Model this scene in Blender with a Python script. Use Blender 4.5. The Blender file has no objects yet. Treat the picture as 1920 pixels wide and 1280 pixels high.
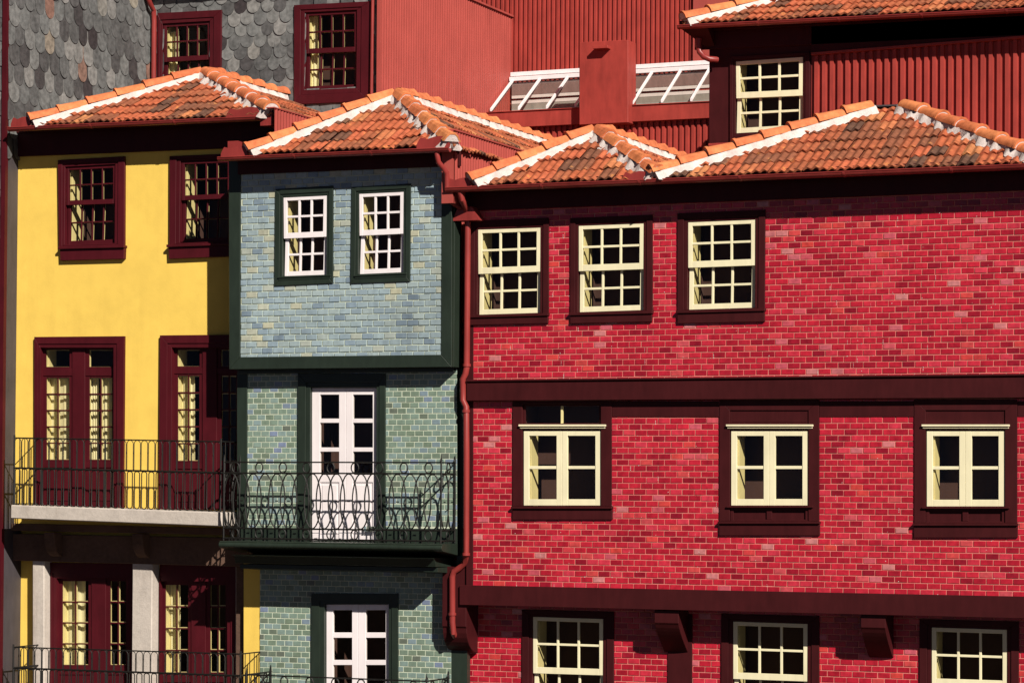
import bpy, bmesh, math, random
from mathutils import Vector, Matrix
from mathutils.geometry import tessellate_polygon
random.seed(7)
S = bpy.context.scene
COL = S.collection
rad = math.radians

# ------------------------------------------------------------------ camera
F_PX, CX, CY = 5050.0, 960.0, 819.0            # focal length and principal point, photo pixels
TH, PITCH, ROLL = rad(23.0), rad(1.2), 0.0065
Fv = Vector((-math.sin(TH)*math.cos(PITCH), math.cos(TH)*math.cos(PITCH), math.sin(PITCH)))
R0 = Vector((math.cos(TH), math.sin(TH), 0))
U0 = R0.cross(Fv)
Rv = R0*math.cos(ROLL) + U0*math.sin(ROLL)
Uv = -R0*math.sin(ROLL) + U0*math.cos(ROLL)
CAM = Vector((35*math.sin(TH), -35*math.cos(TH), 7.0))
cd = bpy.data.cameras.new('camera'); cam = bpy.data.objects.new('camera', cd); COL.objects.link(cam)
cd.sensor_width = 36; cd.lens = F_PX/1920*36; cd.shift_y = (CY-640)/1920; cd.clip_start = 1; cd.clip_end = 2000
M = Matrix((Rv, Uv, -Fv)).transposed().to_4x4(); M.translation = CAM
cam.matrix_world = M
S.camera = cam

def ray(px, py): return Fv + Rv*((px-CX)/F_PX) - Uv*((py-CY)/F_PX)
def P(px, py, Y):                               # surveyed point of the photo on the plane y = Y
    d = ray(px, py); return CAM + d*((Y-CAM.y)/d.y)
def PX(px, py, X):
    d = ray(px, py); return CAM + d*((X-CAM.x)/d.x)
def XZ(px, py, Y): p = P(px, py, Y); return (p.x, p.z)
def Q(quad, Y): return [XZ(x, y, Y) for x, y in quad]
def rect(x0, y0, x1, y1, s0=0.0, s1=None):      # pixel rect with sloping top and bottom (TL TR BR BL)
    s1 = s0 if s1 is None else s1
    return [(x0, y0), (x1, y0+s0*(x1-x0)), (x1, y1+s1*(x1-x0)), (x0, y1)]
def bil(q, u, v):
    a, b, c, d = q
    return tuple((a[k]*(1-u)+b[k]*u)*(1-v) + (d[k]*(1-u)+c[k]*u)*v for k in (0, 1))
def qsub(q, u0, u1, v0, v1): return [bil(q, u0, v0), bil(q, u1, v0), bil(q, u1, v1), bil(q, u0, v1)]
def qsize(q):
    a, b, c, d = q
    return (0.5*(math.dist(a, b)+math.dist(d, c)), 0.5*(math.dist(a, d)+math.dist(b, c)))
def grow(q, l, t, r=None, b=None):              # metres outward
    r = l if r is None else r; b = t if b is None else b
    w, h = qsize(q); return qsub(q, -l/w, 1+r/w, -t/h, 1+b/h)

# ------------------------------------------------------------------ mesh builder
class MB:
    def __init__(s): s.v = []; s.f = []; s.m = []; s.r = []
    def add(s, vs, fs, m=0, r=0.5):
        o = len(s.v); s.v += [tuple(x) for x in vs]
        for f in fs: s.f.append(tuple(i+o for i in f)); s.m.append(m); s.r.append(r)
    def prism(s, poly, Y0, Y1, m=0, r=0.5, back=True):   # poly: (x,z) list
        n = len(poly)
        vs = [(x, Y0, z) for x, z in poly] + [(x, Y1, z) for x, z in poly]
        fs = [tuple(range(n))] + [(i, i+n, (i+1) % n+n, (i+1) % n) for i in range(n)]
        if back: fs.append(tuple(range(2*n-1, n-1, -1)))
        s.add(vs, fs, m, r)
    def box(s, a, b, m=0, r=0.5):
        (x0, y0, z0), (x1, y1, z1) = a, b
        s.prism([(x0, z1), (x1, z1), (x1, z0), (x0, z0)], y0, y1, m, r)
    def extrude(s, poly, vec, m=0, r=0.5):      # any planar 3-D polygon swept along vec
        n = len(poly); vec = Vector(vec)
        vs = [Vector(p) for p in poly] + [Vector(p)+vec for p in poly]
        s.add(vs, [tuple(range(n))] + [(i, i+n, (i+1) % n+n, (i+1) % n) for i in range(n)] + [tuple(range(2*n-1, n-1, -1))], m, r)
    def ring(s, qo, qi, Y0, Y1, m=0):           # mitred frame
        for i in range(4):
            j = (i+1) % 4
            s.prism([qo[i], qo[j], qi[j], qi[i]], Y0, Y1, m)
    def tube(s, pts, r, seg=6, closed=False, m=0, rnd=0.5, radii=None):
        pts = [Vector(p) for p in pts]; n = len(pts)
        T = []
        for i in range(n):
            a = pts[(i-1) % n] if (closed or i > 0) else pts[i]
            b = pts[(i+1) % n] if (closed or i < n-1) else pts[i]
            T.append((b-a).normalized())
        N = T[0].orthogonal().normalized(); vs = []
        for i in range(n):
            N = (N - T[i]*N.dot(T[i])).normalized(); B = T[i].cross(N)
            rr = radii[i] if radii else r
            for k in range(seg):
                t = 2*math.pi*k/seg; vs.append(pts[i] + N*(rr*math.cos(t)) + B*(rr*math.sin(t)))
        fs = []
        for i in range(n if closed else n-1):
            j = (i+1) % n
            for k in range(seg):
                l = (k+1) % seg; fs.append((i*seg+k, i*seg+l, j*seg+l, j*seg+k))
        if not closed: fs += [tuple(range(seg))[::-1], tuple((n-1)*seg+k for k in range(seg))]
        s.add(vs, fs, m, rnd)
    def build(s, name, mats, parent=None, bevel=0, smooth=False):
        me = bpy.data.meshes.new(name); me.from_pydata(s.v, [], s.f)
        if not isinstance(mats, (list, tuple)): mats = [mats]
        for m in mats: me.materials.append(m)
        me.polygons.foreach_set('material_index', s.m)
        at = me.attributes.new('rnd', 'FLOAT', 'FACE'); at.data.foreach_set('value', s.r)
        bm = bmesh.new(); bm.from_mesh(me)
        bmesh.ops.recalc_face_normals(bm, faces=bm.faces)
        if bevel:
            bmesh.ops.bevel(bm, geom=bm.edges[:], offset=bevel, segments=1, profile=0.5, affect='EDGES', clamp_overlap=True)
        bm.to_mesh(me); bm.free()
        if smooth:
            me.polygons.foreach_set('use_smooth', [True]*len(me.polygons))
            try: me.set_sharp_from_angle(angle=rad(40))
            except Exception: pass
        me.update()
        o = bpy.data.objects.new(name, me); COL.objects.link(o)
        if parent: o.parent = parent
        return o

def thing(name, label, cat):
    o = bpy.data.objects.new(name, None); COL.objects.link(o)
    o['label'] = label; o['category'] = cat
    return o

# ------------------------------------------------------------------ materials
def newmat(name):
    m = bpy.data.materials.new(name); m.use_nodes = True
    nt = m.node_tree; b = nt.nodes['Principled BSDF']; return m, nt, b
def N(nt, t, **k):
    n = nt.nodes.new(t)
    for a, v in k.items(): setattr(n, a, v)
    return n
def ramp(nt, stops, fac, interp='LINEAR'):
    r = N(nt, 'ShaderNodeValToRGB'); r.color_ramp.interpolation = interp
    e = r.color_ramp.elements
    while len(e) < len(stops): e.new(0.5)
    for k, (p, c) in enumerate(stops): e[k].position = p; e[k].color = (*c, 1)
    nt.links.new(fac, r.inputs['Fac']); return r.outputs['Color']
def coords(nt, scale=(1, 1, 1)):
    tc = N(nt, 'ShaderNodeTexCoord'); mp = N(nt, 'ShaderNodeMapping'); mp.inputs['Scale'].default_value = scale
    nt.links.new(tc.outputs['Object'], mp.inputs['Vector']); return mp.outputs['Vector']
def noise(nt, vec, scale, detail=4, rough=0.55):
    n = N(nt, 'ShaderNodeTexNoise'); n.inputs['Scale'].default_value = scale
    n.inputs['Detail'].default_value = detail; n.inputs['Roughness'].default_value = rough
    nt.links.new(vec, n.inputs['Vector']); return n.outputs['Fac']
def mixc(nt, a, b, fac, mode='MIX'):
    m = N(nt, 'ShaderNodeMix', data_type='RGBA', blend_type=mode)
    for s, v in (('A', a), ('B', b)):
        i = [x for x in m.inputs if x.name == s and x.type == 'RGBA'][0]
        if isinstance(v, tuple): i.default_value = (*v, 1)
        else: nt.links.new(v, i)
    f = m.inputs[0]
    if isinstance(fac, (int, float)): f.default_value = fac
    else: nt.links.new(fac, f)
    return [x for x in m.outputs if x.type == 'RGBA'][0]
def mathn(nt, op, a, b):
    n = N(nt, 'ShaderNodeMath', operation=op)
    for k, v in enumerate((a, b)):
        if isinstance(v, (int, float)): n.inputs[k].default_value = v
        else: nt.links.new(v, n.inputs[k])
    return n.outputs[0]
def bump(nt, b, h, strength=0.3, dist=0.01):
    n = N(nt, 'ShaderNodeBump'); n.inputs['Strength'].default_value = strength; n.inputs['Distance'].default_value = dist
    nt.links.new(h, n.inputs['Height']); nt.links.new(n.outputs['Normal'], b.inputs['Normal'])

def paint(name, c, rough=0.45, var=0.25, scale=3.0, bmp=0.08, streak=True, spec=0.35):
    """painted surface with weathering: faint vertical streaks, patches and a little dirt"""
    m, nt, b = newmat(name)
    v = coords(nt, (1, 1, 0.25) if streak else (1, 1, 1))
    n1 = noise(nt, v, scale*4, 5, 0.6); v2 = coords(nt); n2 = noise(nt, v2, scale*0.7, 3)
    n3 = noise(nt, v2, 60, 3)
    dark = tuple(x*(1-var) for x in c); lite = tuple(min(0.9, x*(1+var*0.55)) for x in c)
    c1 = ramp(nt, [(0.3, dark), (0.7, lite)], n1)
    c2 = ramp(nt, [(0.3, dark), (0.7, lite)], n2)
    nt.links.new(mixc(nt, c1, c2, 0.5), b.inputs['Base Color'])
    b.inputs['Roughness'].default_value = rough; b.inputs['Specular IOR Level'].default_value = spec
    bump(nt, b, mathn(nt, 'ADD', n3, n1), bmp, 0.006)
    return m

def tilemat(name, stops, rough=0.28, mott=0.12):
    m, nt, b = newmat(name)
    a = N(nt, 'ShaderNodeAttribute', attribute_name='rnd')
    c = ramp(nt, stops, a.outputs['Fac'])
    v = coords(nt); n = noise(nt, v, 14, 4); n2 = noise(nt, v, 1.1, 3)
    k = ramp(nt, [(0.25, (1-mott*1.6,)*3), (0.75, (1+mott,)*3)], n)
    c = mixc(nt, c, k, 1.0, 'MULTIPLY')
    k2 = ramp(nt, [(0.3, (0.86,)*3), (0.7, (1.06,)*3)], n2)
    c = mixc(nt, c, k2, 1.0, 'MULTIPLY')
    nt.links.new(c, b.inputs['Base Color']); b.inputs['Roughness'].default_value = rough
    bump(nt, b, noise(nt, v, 22, 2), 0.12, 0.01)
    return m

def grime(m, amount=0.35, scale=0.8, tint=(0.35, 0.3, 0.28), sx=3.0):
    nt = m.node_tree; b = nt.nodes['Principled BSDF']; l = b.inputs['Base Color'].links[0]; src = l.from_socket
    v = coords(nt, (sx, sx, 0.22)); n1 = noise(nt, v, scale*2.2, 6, 0.65); n2 = noise(nt, coords(nt), scale, 4)
    f = ramp(nt, [(0.50, (0, 0, 0)), (0.78, (amount,)*3)], mathn(nt, 'MULTIPLY', mathn(nt, 'ADD', n1, n2), 0.5))
    nt.links.new(mixc(nt, src, mixc(nt, src, tint, 1.0, 'MULTIPLY'), f), b.inputs['Base Color'])
MAT = {}
MAT['yellow'] = paint('yellow_plaster', (0.80, 0.545, 0.11), 0.9, 0.11, 1.2, 0.25, False, 0.1)
MAT['maroon'] = paint('maroon_paint', (0.066, 0.0055, 0.0095), 0.5, 0.3, spec=0.18)
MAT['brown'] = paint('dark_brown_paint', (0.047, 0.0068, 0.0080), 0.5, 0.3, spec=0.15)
MAT['green'] = paint('dark_green_paint', (0.019, 0.028, 0.020), 0.4, 0.3)
MAT['red_metal'] = paint('red_sheet_paint', (0.33, 0.042, 0.032), 0.5, 0.3)
MAT['pink_metal'] = paint('faded_red_sheet_paint', (0.37, 0.068, 0.055), 0.5, 0.14)
MAT['gutter'] = paint('gutter_red_paint', (0.26, 0.034, 0.03), 0.38, 0.3)
MAT['white'] = paint('white_gloss_paint', (0.80, 0.73, 0.74), 0.4, 0.1)
MAT['cream'] = paint('cream_paint', (0.77, 0.70, 0.47), 0.45, 0.12)
MAT['inner_cream'] = paint('inner_cream_paint', (0.72, 0.62, 0.30), 0.6, 0.15)
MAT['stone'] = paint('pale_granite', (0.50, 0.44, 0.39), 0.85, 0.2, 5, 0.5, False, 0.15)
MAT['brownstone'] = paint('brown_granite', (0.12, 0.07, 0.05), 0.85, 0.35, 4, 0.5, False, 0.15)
MAT['iron'] = paint('wrought_iron', (0.007, 0.006, 0.005), 0.55, 0.3)
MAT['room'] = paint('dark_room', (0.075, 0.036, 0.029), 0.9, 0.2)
MAT['mortar'] = paint('white_mortar', (0.62, 0.53, 0.50), 0.9, 0.25, 9, 0.8, False, 0.1)
MAT['grout_red'] = paint('pink_grout', (0.58, 0.19, 0.16), 0.9, 0.25, 8, 0.3, False, 0.1)
MAT['grout_pale'] = paint('pale_grout', (0.52, 0.56, 0.44), 0.9, 0.2, 8, 0.3, False, 0.1)
MAT['lead'] = paint('grey_lead', (0.06, 0.05, 0.055), 0.6, 0.3)
MAT['well'] = paint('grey_plaster', (0.34, 0.31, 0.29), 0.9, 0.3)
MAT['well_mauve'] = paint('mauve_plaster', (0.26, 0.17, 0.165), 0.9, 0.3)
MAT['ground'] = paint('dark_basalt_setts', (0.075, 0.055, 0.042), 0.9, 0.3, 2, 0.5, False, 0.1)
MAT['lace'] = paint('cream_curtain', (0.74, 0.68, 0.42), 0.9, 0.1)
MAT['red_tile'] = tilemat('red_glazed_tile', [(0.0, (0.25, 0.006, 0.018)), (0.3, (0.39, 0.010, 0.025)), (0.6, (0.50, 0.018, 0.037)),
    (0.78, (0.56, 0.038, 0.066)), (0.86, (0.57, 0.05, 0.042)), (0.93, (0.52, 0.085, 0.12)), (1.0, (0.54, 0.19, 0.19))], 0.3, 0.2)
MAT['blue_tile'] = tilemat('blue_glazed_tile', [(0.0, (0.17, 0.225, 0.28)), (0.15, (0.23, 0.30, 0.36)), (0.5, (0.30, 0.38, 0.41)),
    (0.75, (0.34, 0.41, 0.41)), (0.9, (0.40, 0.42, 0.35)), (1.0, (0.45, 0.44, 0.32))], 0.3)
MAT['green_tile'] = tilemat('green_glazed_tile', [(0.0, (0.12, 0.13, 0.11)), (0.2, (0.16, 0.21, 0.15)), (0.5, (0.19, 0.26, 0.205)),
    (0.75, (0.215, 0.295, 0.265)), (0.88, (0.22, 0.30, 0.30)), (0.93, (0.19, 0.25, 0.30)), (1.0, (0.18, 0.22, 0.33))], 0.3)

for k, a in (('yellow', .22), ('red_metal', .6), ('pink_metal', .5), ('stone', .7), ('white', .25), ('cream', .25), ('gutter', .5), ('red_tile', .2), ('blue_tile', .35), ('green_tile', .4)): grime(MAT[k], a)

def clay(name, stops, lichen=0.5):
    m, nt, b = newmat(name)
    a = N(nt, 'ShaderNodeAttribute', attribute_name='rnd')
    c = ramp(nt, stops, a.outputs['Fac'])
    v = coords(nt)
    n1 = noise(nt, v, 9, 6, 0.65); n2 = noise(nt, v, 28, 4, 0.7); n3 = noise(nt, v, 2.2, 3)
    c = mixc(nt, c, ramp(nt, [(0.3, (0.6, 0.55, 0.5)), (0.7, (1.15, 1.1, 1.05))], n1), 1.0, 'MULTIPLY')
    f = ramp(nt, [(0.56, (0, 0, 0)), (0.72, (lichen,)*3)], mathn(nt, 'MULTIPLY', mathn(nt, 'ADD', n2, n3), 0.5))
    c = mixc(nt, c, (0.16, 0.11, 0.06), f)
    f2 = ramp(nt, [(0.60, (0, 0, 0)), (0.70, (lichen,)*3)], n1)
    c = mixc(nt, c, (0.60, 0.27, 0.06), f2)
    nt.links.new(c, b.inputs['Base Color']); b.inputs['Roughness'].default_value = 0.85; b.inputs['Specular IOR Level'].default_value = 0.15
    bump(nt, b, n2, 0.4, 0.01)
    return m
MAT['clay'] = clay('weathered_clay_tile', [(0, (0.13, 0.068, 0.05)), (0.2, (0.24, 0.092, 0.055)), (0.42, (0.33, 0.105, 0.055)), (0.6, (0.42, 0.115, 0.055)), (0.8, (0.47, 0.125, 0.065)), (1, (0.49, 0.20, 0.09))])
MAT['ridge'] = clay('clean_clay_ridge', [(0, (0.56, 0.165, 0.075)), (0.5, (0.66, 0.205, 0.088)), (1, (0.68, 0.25, 0.10))], 0.12)
MAT['slate'] = tilemat('grey_slate_scale', [(0, (0.045, 0.036, 0.038)), (0.3, (0.10, 0.098, 0.098)), (0.6, (0.16, 0.162, 0.16)), (0.85, (0.24, 0.23, 0.22)), (0.95, (0.28, 0.25, 0.2)), (1, (0.24, 0.13, 0.10))], 0.5, 0.3)

def glassmat():
    m, nt, b = newmat('window_glass')
    nt.nodes.remove(b)
    t = N(nt, 'ShaderNodeBsdfTransparent'); t.inputs['Color'].default_value = (0.86, 0.85, 0.8, 1)
    g = N(nt, 'ShaderNodeBsdfGlossy'); g.inputs['Roughness'].default_value = 0.03
    lw = N(nt, 'ShaderNodeLayerWeight'); lw.inputs['Blend'].default_value = .5
    fr = mathn(nt, 'ADD', mathn(nt, 'MULTIPLY', mathn(nt, 'POWER', lw.outputs['Facing'], 5.0), .5), .015)
    mx = N(nt, 'ShaderNodeMixShader')
    nt.links.new(fr, mx.inputs[0]); nt.links.new(t.outputs[0], mx.inputs[1]); nt.links.new(g.outputs[0], mx.inputs[2])
    nt.links.new(mx.outputs[0], nt.nodes['Material Output'].inputs['Surface'])
    return m
MAT['glass'] = glassmat()

# ------------------------------------------------------------------ building helpers
def inside_intervals(loops, z):
    xs = []
    for lp in loops:
        n = len(lp)
        for i in range(n):
            (x0, z0), (x1, z1) = lp[i], lp[(i+1) % n]
            if (z0 <= z) != (z1 <= z): xs.append(x0 + (x1-x0)*(z-z0)/(z1-z0))
    xs.sort(); return list(zip(xs[::2], xs[1::2]))

def sheet(mb, outer, holes, Y, m=0):
    loops = [outer]+holes
    flat = [p for l in loops for p in l]
    tris = tessellate_polygon([[Vector((x, z, 0)) for x, z in l] for l in loops])
    mb.add([(x, Y, z) for x, z in flat], tris, m)

def tiles(mb, loops, Y, tw, th, joint=0.012, thick=0.007, m=1, z_ref=0.0, x_ref=0.0, tilt=0.0012, dist=None):
    zs = [z for l in loops for _, z in l]; z0, z1 = min(zs), max(zs)
    k = math.floor((z0-z_ref)/th); e = 0.004
    while z_ref + k*th < z1:
        za, zb = z_ref+k*th+joint/2, z_ref+(k+1)*th-joint/2
        iv = inside_intervals(loops, (za+zb)/2)
        for a, b in iv:
            sh = (k % 2)*tw*0.5 + random.uniform(-.05, .05)*tw
            i = math.floor((a-x_ref-sh)/tw)
            while x_ref+sh+i*tw < b:
                xa, xb = x_ref+sh+i*tw+joint/2, x_ref+sh+(i+1)*tw-joint/2
                i += 1
                xa, xb = max(xa, a), min(xb, b)
                if xb-xa < 0.02: continue
                dy = [random.uniform(-tilt, tilt) for _ in range(3)]
                jz = random.uniform(-.0012, .0012); jx = random.uniform(-.0012, .0012)
                y = Y-thick
                r = random.random() if dist is None else dist()
                f = [(xa+e+jx, y+dy[0], zb-e+jz), (xb-e+jx, y+dy[1], zb-e+jz), (xb-e+jx, y+dy[2], za+e+jz), (xa+e+jx, y+dy[0]+dy[2]-dy[1], za+e+jz)]
                g = [(xa+jx, Y+.001, zb+jz), (xb+jx, Y+.001, zb+jz), (xb+jx, Y+.001, za+jz), (xa+jx, Y+.001, za+jz)]
                mb.add(f+g, [(0, 1, 2, 3), (0, 4, 5, 1), (1, 5, 6, 2), (2, 6, 7, 3), (3, 7, 4, 0)], m, r)
        k += 1

def gridframe(mb, q, Y0, Y1, sl, sr, rt, rb, ncol, nrow, mw, m=0, rows=None, mset=0.006, mback=0.004):
    """stiles, rails and glazing bars as a joined timber frame in the (x,z) quad q"""
    w, h = qsize(q); a, b, c, d = sl/w, 1-sr/w, rt/h, 1-rb/h
    mb.prism(qsub(q, 0, a, 0, 1), Y0, Y1, m); mb.prism(qsub(q, b, 1, 0, 1), Y0, Y1, m)
    mb.prism(qsub(q, a, b, 0, c), Y0+.001, Y1-.001, m); mb.prism(qsub(q, a, b, d, 1), Y0+.001, Y1-.001, m)
    mu, mv = mw/w/2, mw/h/2
    for i in range(1, ncol):
        u = a+(b-a)*i/ncol; mb.prism(qsub(q, u-mu, u+mu, c, d), Y0+mset, Y1-mback, m)
    vs = rows if rows is not None else [c+(d-c)*j/nrow for j in range(1, nrow)]
    for v in vs: mb.prism(qsub(q, a, b, v-mv, v+mv), Y0+mset+.002, Y1-mback-.002, m)

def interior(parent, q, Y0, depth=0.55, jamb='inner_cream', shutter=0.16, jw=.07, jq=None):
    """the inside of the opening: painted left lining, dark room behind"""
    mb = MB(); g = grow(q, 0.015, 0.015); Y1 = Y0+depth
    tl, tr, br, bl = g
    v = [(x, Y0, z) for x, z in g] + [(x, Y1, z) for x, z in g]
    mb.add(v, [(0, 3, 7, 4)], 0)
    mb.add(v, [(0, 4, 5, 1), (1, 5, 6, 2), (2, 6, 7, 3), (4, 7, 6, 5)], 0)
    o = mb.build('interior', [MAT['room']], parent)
    if jamb:
        mb = MB(); g = grow(jq, .012, 0) if jq else g
        mb.prism(qsub(g, 0.0, jw/qsize(g)[0], 0.01, 0.99), Y0-.018, Y0+shutter*1.5)
        mb.build('inner_lining', MAT[jamb], parent, bevel=.003)
    return o

def pane(parent, q, Y):
    mb = MB(); mb.add([(x, Y, z) for x, z in q], [(0, 1, 2, 3)]); return mb.build('pane', MAT['glass'], parent)

HOLES = {}
def casing(house, cas, opn, Yw, proud, deep, mat, lip=0.022, name='window'):
    """moulded surround: outer board, raised inner bead"""
    mb = MB(); mid = [bil([o, o, i, i], 0, 0) if False else (o[0]*.35+i[0]*.65, o[1]*.35+i[1]*.65) for o, i in zip(cas, opn)]
    mb.ring(cas, mid, Yw-proud, Yw+.02)
    mb.ring(mid, opn, Yw-proud+.014, Yw+deep)
    return mb.build(name, mat, house, bevel=.004)

def sash_window(house, hk, cas_px, up_px, low_b, Yw, mat_c, mat_s, ncol=3, sill_px=None, stile=.055, mun=.03, proud=.03,
                inner=None, jamb='inner_cream', sill_h=.03, sill_out=.035, curtain=None, room=0.55):
    """cas_px outer surround; up_px upper sash quad; low_b (xl,yl,xr,yr) bottom corners of the lower sash"""
    cas = Q(cas_px, Yw-proud); Yu = Yw-.008; Yl = Yw+.036
    up = Q(up_px, Yu)
    bl = XZ(low_b[0], low_b[1], Yl); br = XZ(low_b[2], low_b[3], Yl)
    low = [(up[3][0]+.002, up[3][1]+.05), (up[2][0]-.002, up[2][1]+.05), br, bl]
    opn = grow([up[0], up[1], (up[1][0], br[1]), (up[0][0], bl[1])], .004, .004)
    HOLES.setdefault(hk, []).append([(o[0]*.5+i[0]*.5, o[1]*.5+i[1]*.5) for o, i in zip(cas, opn)])
    w = casing(house, cas, opn, Yw, proud, .10, mat_c)
    mb = MB(); gridframe(mb, up, Yu, Yu+.04, stile, stile, stile*.9, stile*1.5, ncol, 2, mun); mb.build('upper_sash', mat_s, w, bevel=.003)
    lowf = qsub(low, .0, 1, 0, 1)
    mb = MB(); gridframe(mb, lowf, Yl, Yl+.04, stile, stile, stile*.8, stile*1.25, ncol, 2, mun); mb.build('lower_sash', mat_s, w, bevel=.003)
    if inner:      # the room side of the glazing bars is painted another colour
        mb = MB(); gridframe(mb, qsub(up, .004, .996, .004, .996), Yu+.037, Yu+.044, stile*.9, stile*.9, stile*.8, stile*1.3, ncol, 2, mun*.9, mset=-.012, mback=.001)
        gridframe(mb, qsub(low, .004, .996, .004, .996), Yl+.041, Yl+.05, stile*.9, stile*.9, stile*.8, stile*1.1, ncol, 2, mun*.9, mset=-.012, mback=.001)
        mb.build('inner_sash_face', inner, w)
    mb = MB()
    for q, y in ((up, Yu+.02), (low, Yl+.02)): mb.add([(x, y, z) for x, z in q], [(0, 1, 2, 3)])
    mb.build('pane', MAT['glass'], w)
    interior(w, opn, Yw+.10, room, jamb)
    if curtain: curtain_mesh(w, opn, Yw+.13, curtain)
    if sill_px:
        s = Q(sill_px, Yw-proud-sill_out*.3)
        hh = qsize(s)[1]; t = min(.4, .035/hh)
        mb = MB(); mb.prism(qsub(s, -.012, 1.012, 0, t), Yw-proud-sill_out, Yw+.05)
        mb.prism(qsub(s, .0, 1, t, 1), Yw-proud-sill_out*.35, Yw+.05)
        mb.build('sill', mat_c, w, bevel=.004)
    return w

def curtain_mesh(parent, q, Y, spans):
    for u0, u1, v0, v1 in spans:
        mb = MB(); n = 26; sub = qsub(q, u0, u1, v0, v1); vs = []; fs = []
        for i in range(n+1):
            u = i/n; y = Y+.009*math.sin(u*17+u0*9)+.003*math.sin(u*51)
            for v in (0, 1): x, z = bil(sub, u, v); vs.append((x, y+(.01*math.sin(u*9) if v else 0), z))
        for i in range(n): fs.append((2*i, 2*i+1, 2*i+3, 2*i+2))
        mb.add(vs, fs); mb.build('curtain', MAT['lace'], parent, smooth=True)

def gutter(house, a, b, r=.055, mat='gutter', name='gutter', joints=3):
    a, b = Vector(a), Vector(b); d = (b-a).normalized(); side = Vector((0, 0, 1)).cross(d).normalized(); up = Vector((0, 0, 1))
    mb = MB(); n = 10; prof = []
    for k in range(n+1): t = math.pi*k/n; prof.append((math.cos(t)*r, -math.sin(t)*r))
    for k in range(n, -1, -1): t = math.pi*k/n; prof.append((math.cos(t)*(r-.008), -math.sin(t)*(r-.008)))
    mb.extrude([a+side*x+up*z for x, z in prof], b-a)
    half = [a+side*(math.cos(math.pi*k/n)*r*1.02)+up*(-math.sin(math.pi*k/n)*r*1.02) for k in range(n+1)]
    mb.extrude(half, -d*.006); mb.extrude([h+(b-a) for h in half], d*.006)
    for s in (-1, 1): mb.tube([a+side*(r*s), b+side*(r*s)], .008, 6)
    L = (b-a).length
    for i in range(1, joints+1):
        c = a+d*(L*i/(joints+1)); mb.extrude([c+side*(math.cos(math.pi*k/n)*(r+.006))+up*(-math.sin(math.pi*k/n)*(r+.006)) for k in range(n+1)], d*.03)
    return mb.build(name, MAT[mat], house, smooth=True)

# ---- clay roofs
def tile_slope(bmo, poly, E0, E1, w=.215, L=.30, seedk=0):
    """rows of fluted clay tiles on the convex planar polygon poly; E0->E1 runs along the eave"""
    rng = random.Random(seedk)
    E0, E1 = Vector(E0), Vector(E1); u = (E1-E0).normalized()
    poly = [Vector(p) for p in poly]
    c = sum(poly, Vector())/len(poly)
    n = u.cross(c-E0).normalized()
    if n.z < 0: n = -n
    v = n.cross(u)
    if v.z < 0: v = -v
    us = [(p-E0).dot(u) for p in poly]; vs_ = [(p-E0).dot(v) for p in poly]
    vmax = max(vs_); mb = MB()
    NS = 12
    def prof(t): return .5-.5*math.cos(4*math.pi*t)           # two rolls a tile
    for j in range(int(vmax/L)+2):
        for i in range(int(min(us)/w)-1, int(max(us)/w)+2):
            lift = .029+rng.uniform(-.009, .013); vo = rng.uniform(-.022, .022); uo = rng.uniform(-.009, .009); tl = rng.uniform(-.013, .013)
            row = []
            for (vv, hh) in ((j*L-.035+vo, lift), (j*L+L*.5+vo, lift*.55), ((j+1)*L+.03, .004)):
                for s in range(NS+1):
                    t = s/NS; amp = .022*(1.0 if hh > .01 else .8)
                    row.append(E0+u*((i+t)*w+uo)+v*(vv+(.010*prof(t) if hh == lift else 0))+n*(hh+amp*prof(t)+tl*(t-.5)))
            low = [row[s]-n*.022 for s in range(NS+1)]
            fs = []
            for a in (0, 1):
                o = a*(NS+1)
                for s in range(NS): fs.append((o+s, o+s+1, o+NS+2+s, o+NS+1+s))
            o = 3*(NS+1)
            for s in range(NS): fs.append((s, o+s, o+s+1, s+1))
            mb.add(row+low, fs, 0, min(1, max(0, rng.gauss(.50+.12*math.sin(i*.7+j*1.3+seedk), .24))))
    # under-sheet
    mb.add([p-n*.02 for p in poly], [tuple(range(len(poly)))], 1, .1)
    me = bpy.data.meshes.new('t'); me.from_pydata([tuple(x) for x in mb.v], [], mb.f)
    bm = bmesh.new(); bm.from_mesh(me); lay = bm.faces.layers.float.new('rnd')
    bm.faces.ensure_lookup_table()
    for f in bm.faces: f[lay] = mb.r[f.index]; f.material_index = mb.m[f.index]
    for k in range(len(poly)):
        a, b = poly[k], poly[(k+1) % len(poly)]
        e = (b-a).normalized()
        if abs(e.dot(u)) > .995 and abs((a-E0).dot(v)) < .05: continue   # eave stays open
        no = e.cross(n)
        if no.dot(c-a) > 0: no = -no
        bmesh.ops.bisect_plane(bm, geom=bm.verts[:]+bm.edges[:]+bm.faces[:], plane_co=a, plane_no=no, clear_outer=True)
    off = len(bmo.v)
    bm.verts.index_update()
    bmo.v += [tuple(x.co) for x in bm.verts]
    for f in bm.faces:
        bmo.f.append(tuple(x.index+off for x in f.verts)); bmo.m.append(f.material_index); bmo.r.append(f[lay])
    bm.free(); bpy.data.meshes.remove(me)

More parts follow.
